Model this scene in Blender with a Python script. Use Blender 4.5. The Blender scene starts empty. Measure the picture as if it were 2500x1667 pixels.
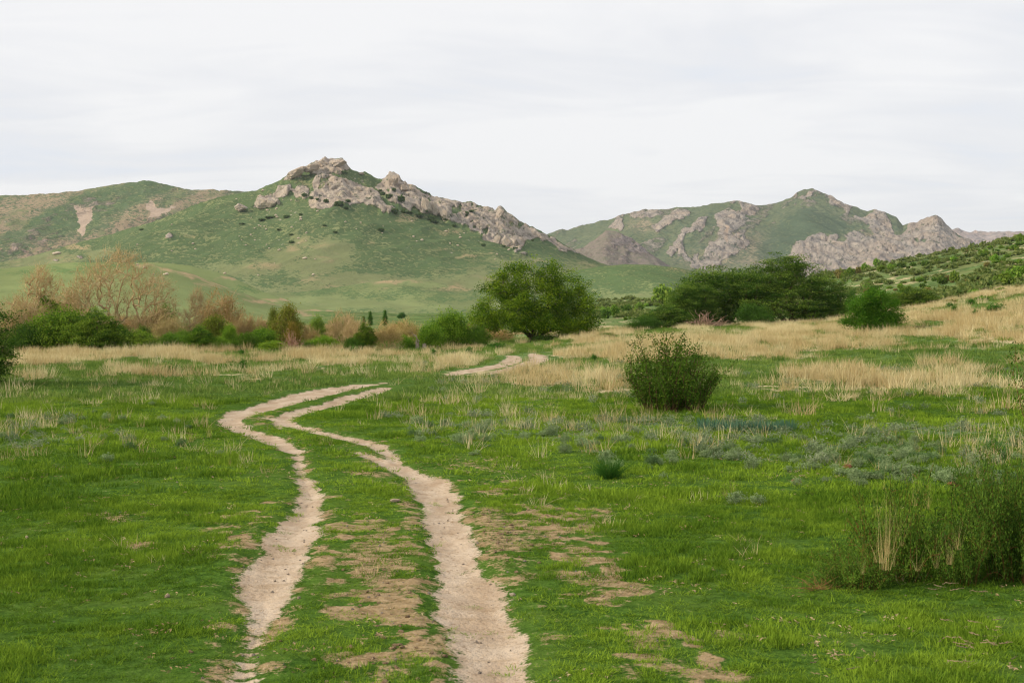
import bpy, math
import numpy as np
from mathutils import Vector, Matrix

# ------------------------------------------------------------------ camera, sky, sun, exposure
sc = bpy.context.scene
COL = sc.collection
F, HC, VH = 3472.0, 2.1, 760.0           # focal length in photo pixels, eye height (m), horizon row
TH = math.atan((833.5 - VH) / F)
cam_d = bpy.data.cameras.new('camera')
cam = bpy.data.objects.new('camera', cam_d)
COL.objects.link(cam)
cam.location = (0, 0, HC)
cam.rotation_euler = (math.pi / 2 - TH, 0, 0)
cam_d.sensor_width = 36.0
cam_d.lens = 36.0 * F / 2500.0
cam_d.clip_start = 0.1
cam_d.clip_end = 30000
cam_d.dof.use_dof = True
cam_d.dof.focus_distance = 60.0
cam_d.dof.aperture_fstop = 6.3
sc.camera = cam

SUN_EL, SUN_AZ = math.radians(28), math.radians(248)      # azimuth clockwise from +Y: behind and to the left
world = bpy.data.worlds.new('World')
sc.world = world
world.use_nodes = True
sun_d = bpy.data.lights.new('sun', 'SUN')
sun_d.energy = 3.6
sun_d.angle = math.radians(7)
sun_d.color = (1.0, 0.885, 0.69)
sun = bpy.data.objects.new('sun', sun_d)
COL.objects.link(sun)
sv = Vector((math.sin(SUN_AZ) * math.cos(SUN_EL), math.cos(SUN_AZ) * math.cos(SUN_EL), math.sin(SUN_EL)))
sun.rotation_euler = sv.to_track_quat('Z', 'Y').to_euler()
sun.location = sv * 500
sc.view_settings.view_transform = 'Standard'
sc.view_settings.look = 'None'
sc.view_settings.exposure = 0.10
sc.view_settings.gamma = 1.0
sc.render.engine = 'CYCLES'
cy = sc.cycles
cy.max_bounces = 6
cy.diffuse_bounces = 3
cy.glossy_bounces = 1
cy.transmission_bounces = 3
cy.transparent_max_bounces = 4
cy.volume_bounces = 0
cy.use_denoising = True
cy.use_adaptive_sampling = False
cy.filter_width = 1.1
cy.caustics_reflective = False
cy.caustics_refractive = False

# ------------------------------------------------------------------ node helper
class NG:
    def __init__(s, nt):
        s.nt = nt
        nt.nodes.clear()
    def n(s, t, **kw):
        nd = s.nt.nodes.new(t)
        for k, v in kw.items():
            setattr(nd, k, v)
        return nd
    def put(s, sock, v):
        if v is None:
            return
        if isinstance(v, bpy.types.NodeSocket):
            s.nt.links.new(v, sock)
        else:
            if hasattr(sock.default_value, '__len__'):
                v = tuple(v)
                if len(sock.default_value) == 4 and len(v) == 3:
                    v = v + (1.0,)
            sock.default_value = v
    def math(s, op, a, b=None, c=None, clamp=False):
        nd = s.n('ShaderNodeMath', operation=op, use_clamp=clamp)
        s.put(nd.inputs[0], a); s.put(nd.inputs[1], b); s.put(nd.inputs[2], c)
        return nd.outputs[0]
    def mix(s, f, a, b, mode='MIX'):
        nd = s.n('ShaderNodeMix', data_type='RGBA', blend_type=mode)
        s.put(nd.inputs[0], f); s.put(nd.inputs[6], a); s.put(nd.inputs[7], b)
        return nd.outputs[2]
    def noise(s, vec, scale, detail=3, rough=0.5, dist=0.0):
        nd = s.n('ShaderNodeTexNoise')
        s.put(nd.inputs['Vector'], vec); nd.inputs['Scale'].default_value = scale
        nd.inputs['Detail'].default_value = detail; nd.inputs['Roughness'].default_value = rough
        nd.inputs['Distortion'].default_value = dist
        return nd.outputs[0]
    def voro(s, vec, scale, feature='F1'):
        nd = s.n('ShaderNodeTexVoronoi', feature=feature)
        s.put(nd.inputs['Vector'], vec); nd.inputs['Scale'].default_value = scale
        return nd.outputs[0]
    def vscale(s, vec, k):
        nd = s.n('ShaderNodeVectorMath', operation='MULTIPLY')
        s.put(nd.inputs[0], vec); s.put(nd.inputs[1], k)
        return nd.outputs[0]
    def attr(s, name, inst=False):
        nd = s.n('ShaderNodeAttribute', attribute_name=name)
        if inst:
            nd.attribute_type = 'INSTANCER'
        return nd
    def step(s, v, edge, soft):                      # smooth threshold
        nd = s.n('ShaderNodeMapRange', interpolation_type='SMOOTHSTEP')
        s.put(nd.inputs[0], v); nd.inputs[1].default_value = edge - soft; nd.inputs[2].default_value = edge + soft
        return nd.outputs[0]
    def bump(s, h, strength, dist):
        nd = s.n('ShaderNodeBump')
        s.put(nd.inputs['Height'], h); nd.inputs['Strength'].default_value = strength
        nd.inputs['Distance'].default_value = dist
        return nd.outputs[0]
    def out(s, shader):
        o = s.n('ShaderNodeOutputMaterial')
        s.nt.links.new(shader, o.inputs[0])
    def bsdf(s, col, rough=0.85, normal=None, spec=0.2):
        b = s.n('ShaderNodeBsdfPrincipled')
        s.put(b.inputs['Base Color'], col); s.put(b.inputs['Roughness'], rough)
        b.inputs['Specular IOR Level'].default_value = spec
        if normal is not None:
            s.put(b.inputs['Normal'], normal)
        return b.outputs[0]

def newmat(name):
    m = bpy.data.materials.new(name)
    m.use_nodes = True
    return m, NG(m.node_tree)

# sky: a high, nearly even veil of stratus over the physical sky
g = NG(world.node_tree)
tc = g.n('ShaderNodeTexCoord').outputs['Generated']
sep = g.n('ShaderNodeSeparateXYZ'); g.put(sep.inputs[0], tc)
zz = g.math('ADD', g.math('MAXIMUM', sep.outputs[2], 0.0), 0.10)
px_ = g.math('DIVIDE', sep.outputs[0], zz); py_ = g.math('DIVIDE', sep.outputs[1], zz)
cmb = g.n('ShaderNodeCombineXYZ'); g.put(cmb.inputs[0], px_); g.put(cmb.inputs[1], g.math('MULTIPLY', py_, 1.6)); cmb.inputs[2].default_value = 3.7
n1 = g.noise(cmb.outputs[0], 0.42, 4, 0.5, 0.5)
n2 = g.noise(cmb.outputs[0], 1.3, 5, 0.55, 0.8)
cl = g.math('ADD', g.math('MULTIPLY', n1, 0.65), g.math('MULTIPLY', n2, 0.35))
ramp = g.n('ShaderNodeValToRGB'); g.put(ramp.inputs[0], cl)
e = ramp.color_ramp.elements
e[0].position = 0.42; e[0].color = (0.79, 0.82, 0.88, 1)
e[1].position = 0.59; e[1].color = (0.925, 0.92, 0.925, 1)
k = e.new(0.5); k.color = (0.845, 0.85, 0.875, 1)
sky = g.n('ShaderNodeTexSky'); sky.sky_type = 'NISHITA'; sky.sun_disc = False
sky.sun_elevation = SUN_EL; sky.sun_rotation = SUN_AZ
b1 = g.n('ShaderNodeBackground'); g.put(b1.inputs[0], sky.outputs[0]); b1.inputs[1].default_value = 0.10
b2 = g.n('ShaderNodeBackground'); g.put(b2.inputs[0], ramp.outputs[0]); b2.inputs[1].default_value = 1.0
ms = g.n('ShaderNodeMixShader'); ms.inputs[0].default_value = 0.93
g.nt.links.new(b1.outputs[0], ms.inputs[1]); g.nt.links.new(b2.outputs[0], ms.inputs[2])
wo = g.n('ShaderNodeOutputWorld'); g.nt.links.new(ms.outputs[0], wo.inputs[0])

# ------------------------------------------------------------------ numpy helpers
def _hash(ix, iy, iz, seed):
    h = (ix.astype(np.int64) * 374761393 + iy.astype(np.int64) * 668265263 + iz.astype(np.int64) * 2147483647 + seed * 974634777) & 0xffffffff
    h = ((h ^ (h >> 13)) * 1274126177) & 0xffffffff
    h = h ^ (h >> 16)
    return (h & 0xffffff) / float(0xffffff)

def vnoise(x, y, z=None, seed=0):
    x = np.asarray(x, float); y = np.asarray(y, float)
    z = np.zeros_like(x) if z is None else np.asarray(z, float)
    flat = not np.any(z)
    ix, iy, iz = np.floor(x), np.floor(y), np.floor(z)
    fx, fy, fz = x - ix, y - iy, z - iz
    fx = fx * fx * fx * (fx * (fx * 6 - 15) + 10); fy = fy * fy * fy * (fy * (fy * 6 - 15) + 10); fz = fz * fz * (3 - 2 * fz)
    def lay(k):
        a = _hash(ix, iy, iz + k, seed); b = _hash(ix + 1, iy, iz + k, seed)
        c = _hash(ix, iy + 1, iz + k, seed); d = _hash(ix + 1, iy + 1, iz + k, seed)
        return (a * (1 - fx) + b * fx) * (1 - fy) + (c * (1 - fx) + d * fx) * fy
    l0 = lay(0)
    if flat:
        return l0
    return l0 * (1 - fz) + lay(1) * fz

def fbm(x, y, z=None, sc=1.0, oct=4, seed=0, gain=0.5, ridged=False):
    x = np.asarray(x, float); y = np.asarray(y, float)
    t = 0; a = 1.0; tot = 0
    c, s = math.cos(0.6), math.sin(0.6)
    x, y = x * sc, y * sc
    zz = None if z is None else np.asarray(z, float) * sc
    for o in range(oct):
        n = vnoise(x, y, zz, seed + o * 17)
        if ridged:
            n = 1 - np.abs(2 * n - 1)
        t = t + a * n; tot += a; a *= gain
        x, y = (x * c - y * s) * 2.03 + 11.3, (x * s + y * c) * 2.03 - 7.1
        if zz is not None:
            zz = zz * 2.03 + 5.7
    return t / tot

def worley(x, y, z, seed=0):
    ix, iy, iz = np.floor(x), np.floor(y), np.floor(z)
    d1 = np.full(x.shape, 9.0); d2 = d1.copy(); cid = np.zeros(x.shape)
    for a in (-1, 0, 1):
        for b in (-1, 0, 1):
            for c in (-1, 0, 1):
                jx, jy, jz = ix + a, iy + b, iz + c
                px = jx + _hash(jx, jy, jz, seed); py = jy + _hash(jx, jy, jz, seed + 1); pz = jz + _hash(jx, jy, jz, seed + 2)
                d = np.sqrt((px - x) ** 2 + (py - y) ** 2 + (pz - z) ** 2)
                cl_ = d < d1
                d2 = np.where(cl_, d1, np.minimum(d2, d))
                cid = np.where(cl_, _hash(jx, jy, jz, seed + 3), cid)
                d1 = np.where(cl_, d, d1)
    return d1, d2, cid

def sstep(v, a, b):
    t = np.clip((v - a) / (b - a), 0, 1)
    return t * t * (3 - 2 * t)

CT, ST = math.cos(TH), math.sin(TH)
def project(x, y, z):
    dz = z - HC
    yf = y * CT - dz * ST
    up = y * ST + dz * CT
    yf = np.maximum(yf, 0.05)
    return 1250 + F * x / yf, 833.5 - F * up / yf

def pix_dir(u, v):
    a = (u - 1250) / F; b = -(v - 833.5) / F
    return np.array([a, CT + b * ST, -ST + b * CT])      # not normalised

def at_depth(u, v, Y):
    d = pix_dir(u, v)
    k_ = Y / d[1]
    return np.array([d[0] * k_, Y, HC + d[2] * k_])

def sdf_poly(u, v, poly):                                # negative inside
    P = np.array(poly, float)
    d = np.full(np.shape(u), 1e9); ins = np.zeros(np.shape(u), bool)
    for i in range(len(P)):
        a, b = P[i], P[(i + 1) % len(P)]
        ab = b - a; L = (ab ** 2).sum() + 1e-9
        t = np.clip(((u - a[0]) * ab[0] + (v - a[1]) * ab[1]) / L, 0, 1)
        d = np.minimum(d, np.hypot(u - a[0] - t * ab[0], v - a[1] - t * ab[1]))
        c = (a[1] > v) != (b[1] > v)
        with np.errstate(divide='ignore', invalid='ignore'):
            xi = a[0] + (v - a[1]) * ab[0] / (ab[1] if ab[1] else 1e-9)
        ins ^= c & (u < xi)
    return np.where(ins, -d, d)

def set_attr(me, name, arr, domain='POINT'):
    a = me.attributes.new(name, 'FLOAT', domain)
    a.data.foreach_set('value', np.ascontiguousarray(arr, dtype=np.float32))

def mesh_np(name, V, faces_flat, loop_tot, smooth=True):
    me = bpy.data.meshes.new(name)
    me.vertices.add(len(V)); me.vertices.foreach_set('co', np.ascontiguousarray(V, dtype=np.float32).ravel())
    nf = len(loop_tot)
    me.loops.add(len(faces_flat)); me.loops.foreach_set('vertex_index', np.ascontiguousarray(faces_flat, dtype=np.int32))
    me.polygons.add(nf)
    st = np.zeros(nf, np.int32); st[1:] = np.cumsum(loop_tot)[:-1]
    me.polygons.foreach_set('loop_start', st)
    me.polygons.foreach_set('loop_total', np.ascontiguousarray(loop_tot, dtype=np.int32))
    me.polygons.foreach_set('use_smooth', np.full(nf, smooth))
    me.update(calc_edges=True)
    return me

def quads_mesh(name, V, Q, smooth=True):
    return mesh_np(name, V, np.asarray(Q).ravel(), np.full(len(Q), 4, np.int32), smooth)

def link(name, me, mat=None, parent=None, loc=None):
    o = bpy.data.objects.new(name, me)
    if mat is not None and me is not None and len(me.materials) == 0:
        me.materials.append(mat)
    COL.objects.link(o)
    if parent is not None:
        o.parent = parent
    if loc is not None:
        o.location = loc
    return o

def tag(o, label, cat=None, group=None, kind=None):
    if label: o['label'] = label
    if cat: o['category'] = cat
    if group: o['group'] = group
    if kind: o['kind'] = kind
    return o

K = 2500 / 2352.0                                       # tracing was done on a 2352 px wide view
def T(pts):
    return [(a[0] * K, a[1] * K) + tuple(a[2:]) for a in pts]

# ------------------------------------------------------------------ ground height
RR = np.array([0, 25, 45, 70, 100, 130, 160, 220, 320, 450, 700, 1200, 3000, 12000.])
UU = np.array([-3000, 700, 1250, 1450, 1700, 2000, 2250, 2500, 3200, 6000.])
VT = {1450: (855, 805, 806, 797, 777, 760, 745, 747), 1700: (835, 797, 800, 790, 770, 745, 722, 735),
      2000: (830, 787, 785, 775, 750, 715, 680, 692), 2250: (808, 755, 745, 730, 700, 665, 632, 640),
      2500: (785, 715, 700, 683, 655, 615, 585, 597), 3200: (750, 670, 650, 630, 590, 545, 500, 510),
      6000: (750, 670, 650, 630, 590, 545, 500, 510)}
ZT = np.zeros((len(UU), len(RR)))
for i, u in enumerate(UU):
    if int(u) in VT:
        ZT[i, 3:11] = [HC + (VH - v) / F * r for v, r in zip(VT[int(u)], RR[3:11])]
        ZT[i, 2] = ZT[i, 3] * 0.30
        ZT[i, 11] = ZT[i, 10] * 0.5
NU, NR = 240, 240
ufine = np.linspace(-3000, 6000, NU * 2); rl = np.linspace(0, math.log(1 + 12000 / 20.), NR)
tmp = np.array([np.interp(20 * (np.exp(rl) - 1), RR, ZT[i]) for i in range(len(UU))])
ZF = np.array([np.interp(ufine, UU, tmp[:, j]) for j in range(NR)]).T
for _ in range(14):
    p = np.pad(ZF, 1, mode='edge'); ZF = (p[:-2, 1:-1] + p[2:, 1:-1] + 2 * p[1:-1, 1:-1]) / 4
for _ in range(3):
    p = np.pad(ZF, 1, mode='edge'); ZF = (p[1:-1, :-2] + p[1:-1, 2:] + 2 * p[1:-1, 1:-1]) / 4

def base_z(x, y):
    R = np.hypot(x, y)
    u = np.where(y > 0.05 * np.abs(x), 1250 + F * x / np.maximum(y, 0.05 * np.abs(x) + 1e-6), np.where(x > 0, 6000, -3000))
    fi = np.clip((u + 3000) / 9000 * (len(ufine) - 1), 0, len(ufine) - 1.001)
    fj = np.clip(np.log(1 + R / 20.) / rl[-1] * (NR - 1), 0, NR - 1.001)
    i = fi.astype(int); j = fj.astype(int); a = fi - i; b = fj - j
    z = (ZF[i, j] * (1 - a) + ZF[i + 1, j] * a) * (1 - b) + (ZF[i, j + 1] * (1 - a) + ZF[i + 1, j + 1] * a) * b
    z = z + (fbm(x, y, sc=0.09, oct=3, seed=5) - 0.5) * 0.22 * sstep(R, 4, 20)
    z = z + (fbm(x, y, sc=0.012, oct=4, seed=9) - 0.5) * 0.02 * np.clip(R - 110, 0, 600) * 0.9
    z = z + (fbm(x, y, sc=0.9, oct=3, seed=12) - 0.5) * 0.05
    return z

def ground_hit(u, v, rmax=700.0):
    d = pix_dir(u, v)
    ys = np.concatenate([np.linspace(3, 60, 600), np.geomspace(60, rmax, 900)[1:]])
    k_ = ys / d[1]
    X, Y, Z = d[0] * k_, ys, HC + d[2] * k_
    below = Z < base_z(X, Y)
    if not below.any():
        i = len(ys) - 1
    else:
        i = int(np.argmax(below))
    return np.array([X[i], Y[i]])

# wheel ruts of the track: (x, y, half width) strokes as they lie on the plain
ST_ = [
 [(535,1600,50),(560,1540,36),(575,1490,42),(600,1440,24),(612,1405,38),(600,1360,72),(625,1320,70),(640,1280,68),(665,1240,60),(690,1200,48),(708,1160,36),(712,1130,26),(700,1100,22),(690,1075,16),(685,1058,11),(685,1040,16),(665,1028,30),(630,1010,34),(590,997,34),(555,985,34),(530,972,36),(528,960,30),(560,947,42),(610,935,38),(660,920,45),(720,905,50),(780,893,42),(830,885,30),(880,881,14)],
 [(1020,865,14),(1060,857,30),(1110,848,32),(1155,838,28),(1178,828,25),(1180,820,18),(1165,817,8)],
 [(1145,1610,96),(1136,1541,90),(1122,1461,86),(1092,1421,90),(1074,1345,72),(1056,1301,58),(1044,1261,54),(1034,1221,52),(1020,1181,54),(1006,1141,54),(974,1101,43),(925,1078,34),(880,1058,22),(845,1045,18),(805,1034,8)],
 [(945,1096,20),(925,1082,22),(905,1052,20),(872,1026,26),(820,1010,28),(760,997,24),(705,985,20),(665,974,24),(652,962,26),(672,948,32),(710,940,30),(760,929,26),(800,915,32),(850,902,30),(885,890,18)],
 [(1115,860,12),(1160,850,20),(1205,840,28),(1238,828,26),(1235,818,24),(1222,812,12)],
 [(640,985,8),(640,962,18),(600,958,16)],
]
STROKES = []
for st in ST_:
    pts = []
    for (a, b, w) in T(st):
        p = ground_hit(a, b); q = ground_hit(a + w * K, b)
        pts.append((p[0], p[1], abs(q[0] - p[0])))
    STROKES.append(np.array(pts))

def rut_sd(x, y):                                       # metres, negative inside
    d = np.full(np.shape(x), 9.0)
    sel = (y > 3) & (y < 80) & (np.abs(x) < 30)
    xs, ys = x[sel], y[sel]
    dd = np.full(xs.shape, 9.0)
    for S in STROKES:
        for i in range(len(S) - 1):
            a, b = S[i], S[i + 1]
            ab = b[:2] - a[:2]; L = (ab ** 2).sum() + 1e-9
            t = np.clip(((xs - a[0]) * ab[0] + (ys - a[1]) * ab[1]) / L, 0, 1)
            dd = np.minimum(dd, np.hypot(xs - a[0] - t * ab[0], ys - a[1] - t * ab[1]) - (a[2] * (1 - t) + b[2] * t) * (1.04 - 0.08 * (a[1] > 42)))
    d[sel] = dd
    return d

# bare, crumbly soil beside the ruts (x, y, rx, ry, strength)
BARE = T([(875,1255,60,70,.75),(900,1340,60,60,.6),(860,1200,40,30,.5),(940,1200,40,60,.55),(1150,1225,70,55,1.0),(1120,1290,60,50,.7),(1240,1235,70,40,.75),(1310,1300,90,50,.55),(1220,1310,60,40,.5),
          (1530,1475,90,30,.6),(1660,1465,70,16,.85),(1540,1540,110,40,.7),(1650,1545,70,24,.5),(505,1210,50,16,.75),(560,1270,50,60,.6),(270,1190,110,14,.5),(300,1250,120,14,.4),(900,1545,70,40,.75),(960,1500,50,30,.6),
          (760,1215,30,22,.8),(740,1290,26,60,.7),(815,1410,40,40,.6),(950,1390,50,40,.5),(1260,1440,40,60,.35),(1340,1380,60,30,.4),(130,1390,60,10,.5),(520,1540,60,30,.5),(520,1460,50,30,.35),
          (1090,1060,80,24,.45),(1140,1110,60,16,.4),(700,1330,26,40,.5),(850,1080,50,30,.45),(920,1140,50,40,.3),(610,955,60,22,.5),(1290,1190,120,20,.3)])
def soil(u, v):
    s = np.zeros(np.shape(u))
    for (a, b, rx, ry, w) in BARE:
        s = np.maximum(s, 1.15 * w * (1 - np.clip(((u - a) / (rx * 1.5)) ** 2 + ((v - b) / (ry * 1.45)) ** 2, 0, 1)))
    return s

def box(u, v, u0, u1, v0, v1, su=60, sv_=10):
    return sstep(u, u0 - su, u0 + su) * (1 - sstep(u, u1 - su, u1 + su)) * sstep(v, v0 - sv_, v0 + sv_) * (1 - sstep(v, v1 - sv_, v1 + sv_))

def ground_masks(x, y):
    z = base_z(x, y)
    R = np.hypot(x, y)
    u, v = project(x, y, z)
    front = y > 0.3 * np.abs(x)
    sd = rut_sd(x, y)
    wob = fbm(x, y, sc=2.2, oct=4, seed=31) - 0.5
    wob2 = fbm(x, y * 0.6, sc=7.0, oct=3, seed=33) - 0.5
    dirt = sstep(-(sd + wob * 0.18 + wob2 * 0.14), -0.06, 0.13)
    dirt = dirt * (1 - 0.6 * box(u, v, 440, 720, 1545, 1700, 10, 8) * sstep(fbm(x, y * 2.5, sc=4, oct=3, seed=35), 0.47, 0.53))
    so = soil(u, v) * front
    soilm = sstep(so + (fbm(x, y, sc=3.6, oct=4, seed=41) - 0.5) * 1.8, 0.15, 0.95) * (so > 0.01) * (1 - dirt) * (0.45 + 0.5 * fbm(x, y, sc=2.0, oct=2, seed=42))
    worn = np.maximum(np.maximum(0.85 * box(u, v, 800, 1060, 1230, 1640, 50, 60), 0.75 * box(u - (v - 1200) * 0.9, v, 1190, 1400, 1215, 1700, 70, 40)), 0.6 * box(u + (v - 1250) * 0.55, v, 560, 680, 1240, 1420, 40, 30))
    worn = np.maximum(worn, 0.45 * box(u - (v - 1100) * 1.3, v, 1040, 1160, 1110, 1260, 50, 30)) * front * (1 - dirt)
    soilm = np.maximum(soilm, 0.85 * sstep(worn * 0.75 + (fbm(x, y, sc=5.0, oct=3, seed=44) - 0.5) * 2.0 + (fbm(x, y, sc=1.2, oct=2, seed=45) - 0.5) * 1.0, 0.42, 0.95) * (worn > 0.02))
    near_rut = np.exp(-np.clip(sd, 0, 9) / 0.25)
    soilm = np.maximum(soilm, sstep(near_rut * 0.6 + (fbm(x, y, sc=2.5, oct=3, seed=43) - 0.5) * 1.4, 0.45, 1.1) * (1 - dirt) * (y < 26))
    nd = fbm(x * 1.0, y * 0.45, sc=0.42, oct=4, seed=51)
    nd2 = fbm(x, y * 0.4, sc=0.10, oct=3, seed=53)
    dl = box(u, v, -900, 1190, 862, 893, 60, 9) * (1.0 - 0.35 * sstep(u, 800, 1150))
    dl = np.maximum(dl, 0.45 * box(u, v, -900, 1200, 850, 925, 60, 14))
    lowb = 925 + 20 * np.sin(u * 0.006)
    dr = sstep(u, 1380, 1560) * (1 - 0.45 * sstep(v, 840, 880)) * (1 - sstep(v, lowb - 60, lowb + 50)) * sstep(R, 30, 40) * (1 - sstep(R, 118, 140))
    dr = np.maximum(dr * 0.86, 0.42 * box(u, v, 1260, 2900, 850, 960, 60, 20))
    dr = np.maximum(dr, 0.5 * box(u, v, 1230, 1500, 800, 940, 60, 14))
    dh = 0.36 * sstep(R, 120, 150) * sstep(u, 1350, 1500)
    d0 = np.maximum(np.maximum(dl * 0.92, dr * 0.95), dh) * front
    dry = sstep(d0 * 0.72 + (nd - 0.5) * 2.3 + (nd2 - 0.5) * 1.2, 0.08, 0.9) * sstep(d0, 0.05, 0.3)
    sage = np.maximum(0.8 * box(u, v, 960, 2560, 1018, 1150 , 60, 22) * (1 - sstep(v - (1070 + (u - 1250) * 0.075), 0, 40)) * (1 - box(u, v, 1930, 2120, 990, 1050, 60, 12)), 0.5 * box(u, v, -200, 320, 1010, 1120, 60, 20))
    sage = np.maximum(sage, 0.35 * box(u, v, 1050, 2600, 900, 990, 60, 20)) * front
    sage = sstep(sage * 0.9 + (fbm(x, y, sc=0.8, oct=3, seed=61) - 0.5) * 1.2, 0.1, 1.0) * (sage > 0.02)
    dark = 0.8 * box(u, v, 1650, 2700, 950, 1015, 80, 14) + 0.6 * box(u, v, 1600, 2700, 1180, 1300, 120, 40) + box(u, v, -500, 140, 925, 960, 60, 12) * 0.5  # last box paints the left tree's shade into the turf; others are darker grass
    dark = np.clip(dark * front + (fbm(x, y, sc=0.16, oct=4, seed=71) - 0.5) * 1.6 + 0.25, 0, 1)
    return dict(z=z, R=R, u=u, v=v, sd=sd, dirt=dirt, soil=soilm, worn=worn, dry=dry, sage=sage, dark=dark)

def ground_surface(x, y, m):
    rut = sstep(-m['sd'], -0.22, 0.25)
    z = m['z'] - 0.048 * rut * (1 - sstep(m['R'], 28, 45)) + 0.012 * np.exp(-((m['sd'] - 0.12) / 0.14) ** 2)
    z = z + m['soil'] * (fbm(x, y, sc=3.5, oct=2, seed=81, ridged=True) - 0.4) * 0.022
    z = z + m['dirt'] * (fbm(x, y, sc=3.0, oct=2, seed=83) - 0.5) * 0.03
    return z

def gz(x, y):
    x = np.atleast_1d(np.asarray(x, float)); y = np.atleast_1d(np.asarray(y, float))
    return ground_surface(x, y, ground_masks(x, y))

# ground mesh: a polar sheet round the viewer, fine in front, coarse behind, out past the mountains
rn = 1.0 / np.linspace(1 / 6.0, 1 / 48.0, 400)
r_all = np.concatenate([[0.0, 0.8, 1.8, 3.0, 4.2, 5.2], rn, np.geomspace(48.6, 560, 180), np.geomspace(600, 9000, 16)])
ang_f = np.radians(np.linspace(-22, 22, 560))
ang = np.concatenate([np.radians(np.linspace(-180, -23, 50)), ang_f, np.radians(np.linspace(23, 180, 50))[:-1]])
na, nr = len(ang), len(r_all)
A, R_ = np.meshgrid(ang, r_all[1:], indexing='xy')
X = (R_ * np.sin(A)).ravel(); Y = (R_ * np.cos(A)).ravel()
gm = ground_masks(X, Y)
Z = ground_surface(X, Y, gm)
V = np.column_stack([X, Y, Z])
V = np.vstack([V, [0, 0, float(np.mean(Z[:na]))]])
ii, jj = np.meshgrid(np.arange(nr - 2), np.arange(na), indexing='ij')
j2 = (jj + 1) % na
Q = np.stack([ii * na + jj, ii * na + j2, (ii + 1) * na + j2, (ii + 1) * na + jj], -1).reshape(-1, 4)[:, ::-1]
capf = np.stack([np.full(na, len(V) - 1), np.arange(na), (np.arange(na) + 1) % na], -1)[:, ::-1]
fd = gm['dirt'][Q].mean(1) > 0.5

def submesh(name, V, Q, extra=None, attrs=None):
    used = np.zeros(len(V), bool); used[Q.ravel()] = True
    if extra is not None: used[extra.ravel()] = True
    idx = np.cumsum(used) - 1
    fl = idx[Q.ravel()]; lt = np.full(len(Q), 4)
    if extra is not None:
        fl = np.concatenate([fl, idx[extra.ravel()]]); lt = np.concatenate([lt, np.full(len(extra), 3)])
    me = mesh_np(name, V[used], fl, lt)
    for k_, a in attrs.items():
        set_attr(me, k_, a[used])
    return me

ATT = {k_: np.append(gm[k_], 0.0) for k_ in ('dirt', 'soil', 'dry', 'sage', 'dark')}
ATT['far'] = np.append(sstep(gm['R'], 26, 70), 0.0)
ATT['slope'] = np.append(sstep(gm['R'], 120, 190), 0.0)

m_ground, g = newmat('ground_soil_and_turf')
co = g.n('ShaderNodeTexCoord').outputs['Object']
fine = g.noise(co, 9.0, 4, 0.65)
vfine = g.noise(co, 38.0, 3, 0.6)
mid = g.noise(co, 1.1, 4, 0.6)
dry_n = g.noise(g.vscale(co, (1.0, 0.5, 1.0)), 2.4, 4, 0.65)
big = g.noise(co, 0.16, 3, 0.5)
grn = g.mix(g.step(g.math('ADD', g.math('MULTIPLY', fine, 0.6), g.math('MULTIPLY', vfine, 0.4)), 0.5, 0.17), (0.024, 0.058, 0.010), (0.100, 0.190, 0.028))
grn = g.mix(g.math('MULTIPLY', g.step(mid, 0.55, 0.18), 0.5), grn, (0.13, 0.19, 0.035))
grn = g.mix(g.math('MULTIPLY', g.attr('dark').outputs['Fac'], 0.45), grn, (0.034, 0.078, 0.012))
fargrn = g.mix(g.step(dry_n, 0.52, 0.15), (0.085, 0.155, 0.045), (0.20, 0.27, 0.10))
fargrn = g.mix(g.math('MULTIPLY', g.step(g.noise(co, 0.35, 4, 0.6), 0.55, 0.10), 0.6), fargrn, (0.065, 0.125, 0.032))
hs = g.math('ADD', g.noise(co, 0.30, 5, 0.68), g.math('MULTIPLY', g.math('SUBTRACT', g.noise(co, 0.05, 3, 0.5), 0.5), 0.8))
fargrn = g.mix(g.math('MULTIPLY', g.step(hs, 0.50, 0.06), g.math('MULTIPLY', g.attr('slope').outputs['Fac'], 0.9)), fargrn, (0.075, 0.115, 0.038))
fargrn = g.mix(g.math('MULTIPLY', g.step(g.noise(co, 0.11, 5, 0.7), 0.53, 0.06), g.math('MULTIPLY', g.attr('slope').outputs['Fac'], 0.7)), fargrn, (0.20, 0.215, 0.085))
grn = g.mix(g.attr('far').outputs['Fac'], grn, fargrn)
dcol = g.mix(g.step(dry_n, 0.5, 0.2), (0.38, 0.30, 0.16), (0.58, 0.475, 0.29))
dfac = g.step(g.math('ADD', g.attr('dry').outputs['Fac'], g.math('MULTIPLY', g.math('SUBTRACT', dry_n, 0.5), 2.8)), 0.80, 0.32)
c1 = g.mix(dfac, grn, dcol)
sfac = g.math('MULTIPLY', g.step(g.math('ADD', g.attr('sage').outputs['Fac'], g.math('MULTIPLY', g.math('SUBTRACT', fine, 0.5), 2.6)), 0.75, 0.2), 0.55)
c1 = g.mix(sfac, c1, (0.21, 0.26, 0.17))
soilc = g.mix(g.step(fine, 0.5, 0.2), (0.22, 0.15, 0.075), (0.39, 0.285, 0.16))
soilc = g.mix(g.step(g.voro(co, 26.0), 0.22, 0.1), g.mix(0.5, soilc, (0.46, 0.35, 0.25)), soilc)
sof = g.step(g.math('ADD', g.attr('soil').outputs['Fac'], g.math('MULTIPLY', g.math('SUBTRACT', g.math('ADD', g.math('MULTIPLY', vfine, 0.5), g.math('MULTIPLY', fine, 0.5)), 0.5), 3.2)), 0.5, 0.2)
c2 = g.mix(sof, c1, soilc)
dirtc = g.mix(g.step(g.noise(g.vscale(co, (1, 0.35, 1)), 3.0, 5, 0.6), 0.5, 0.22), (0.40, 0.295, 0.20), (0.555, 0.445, 0.33))
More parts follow.
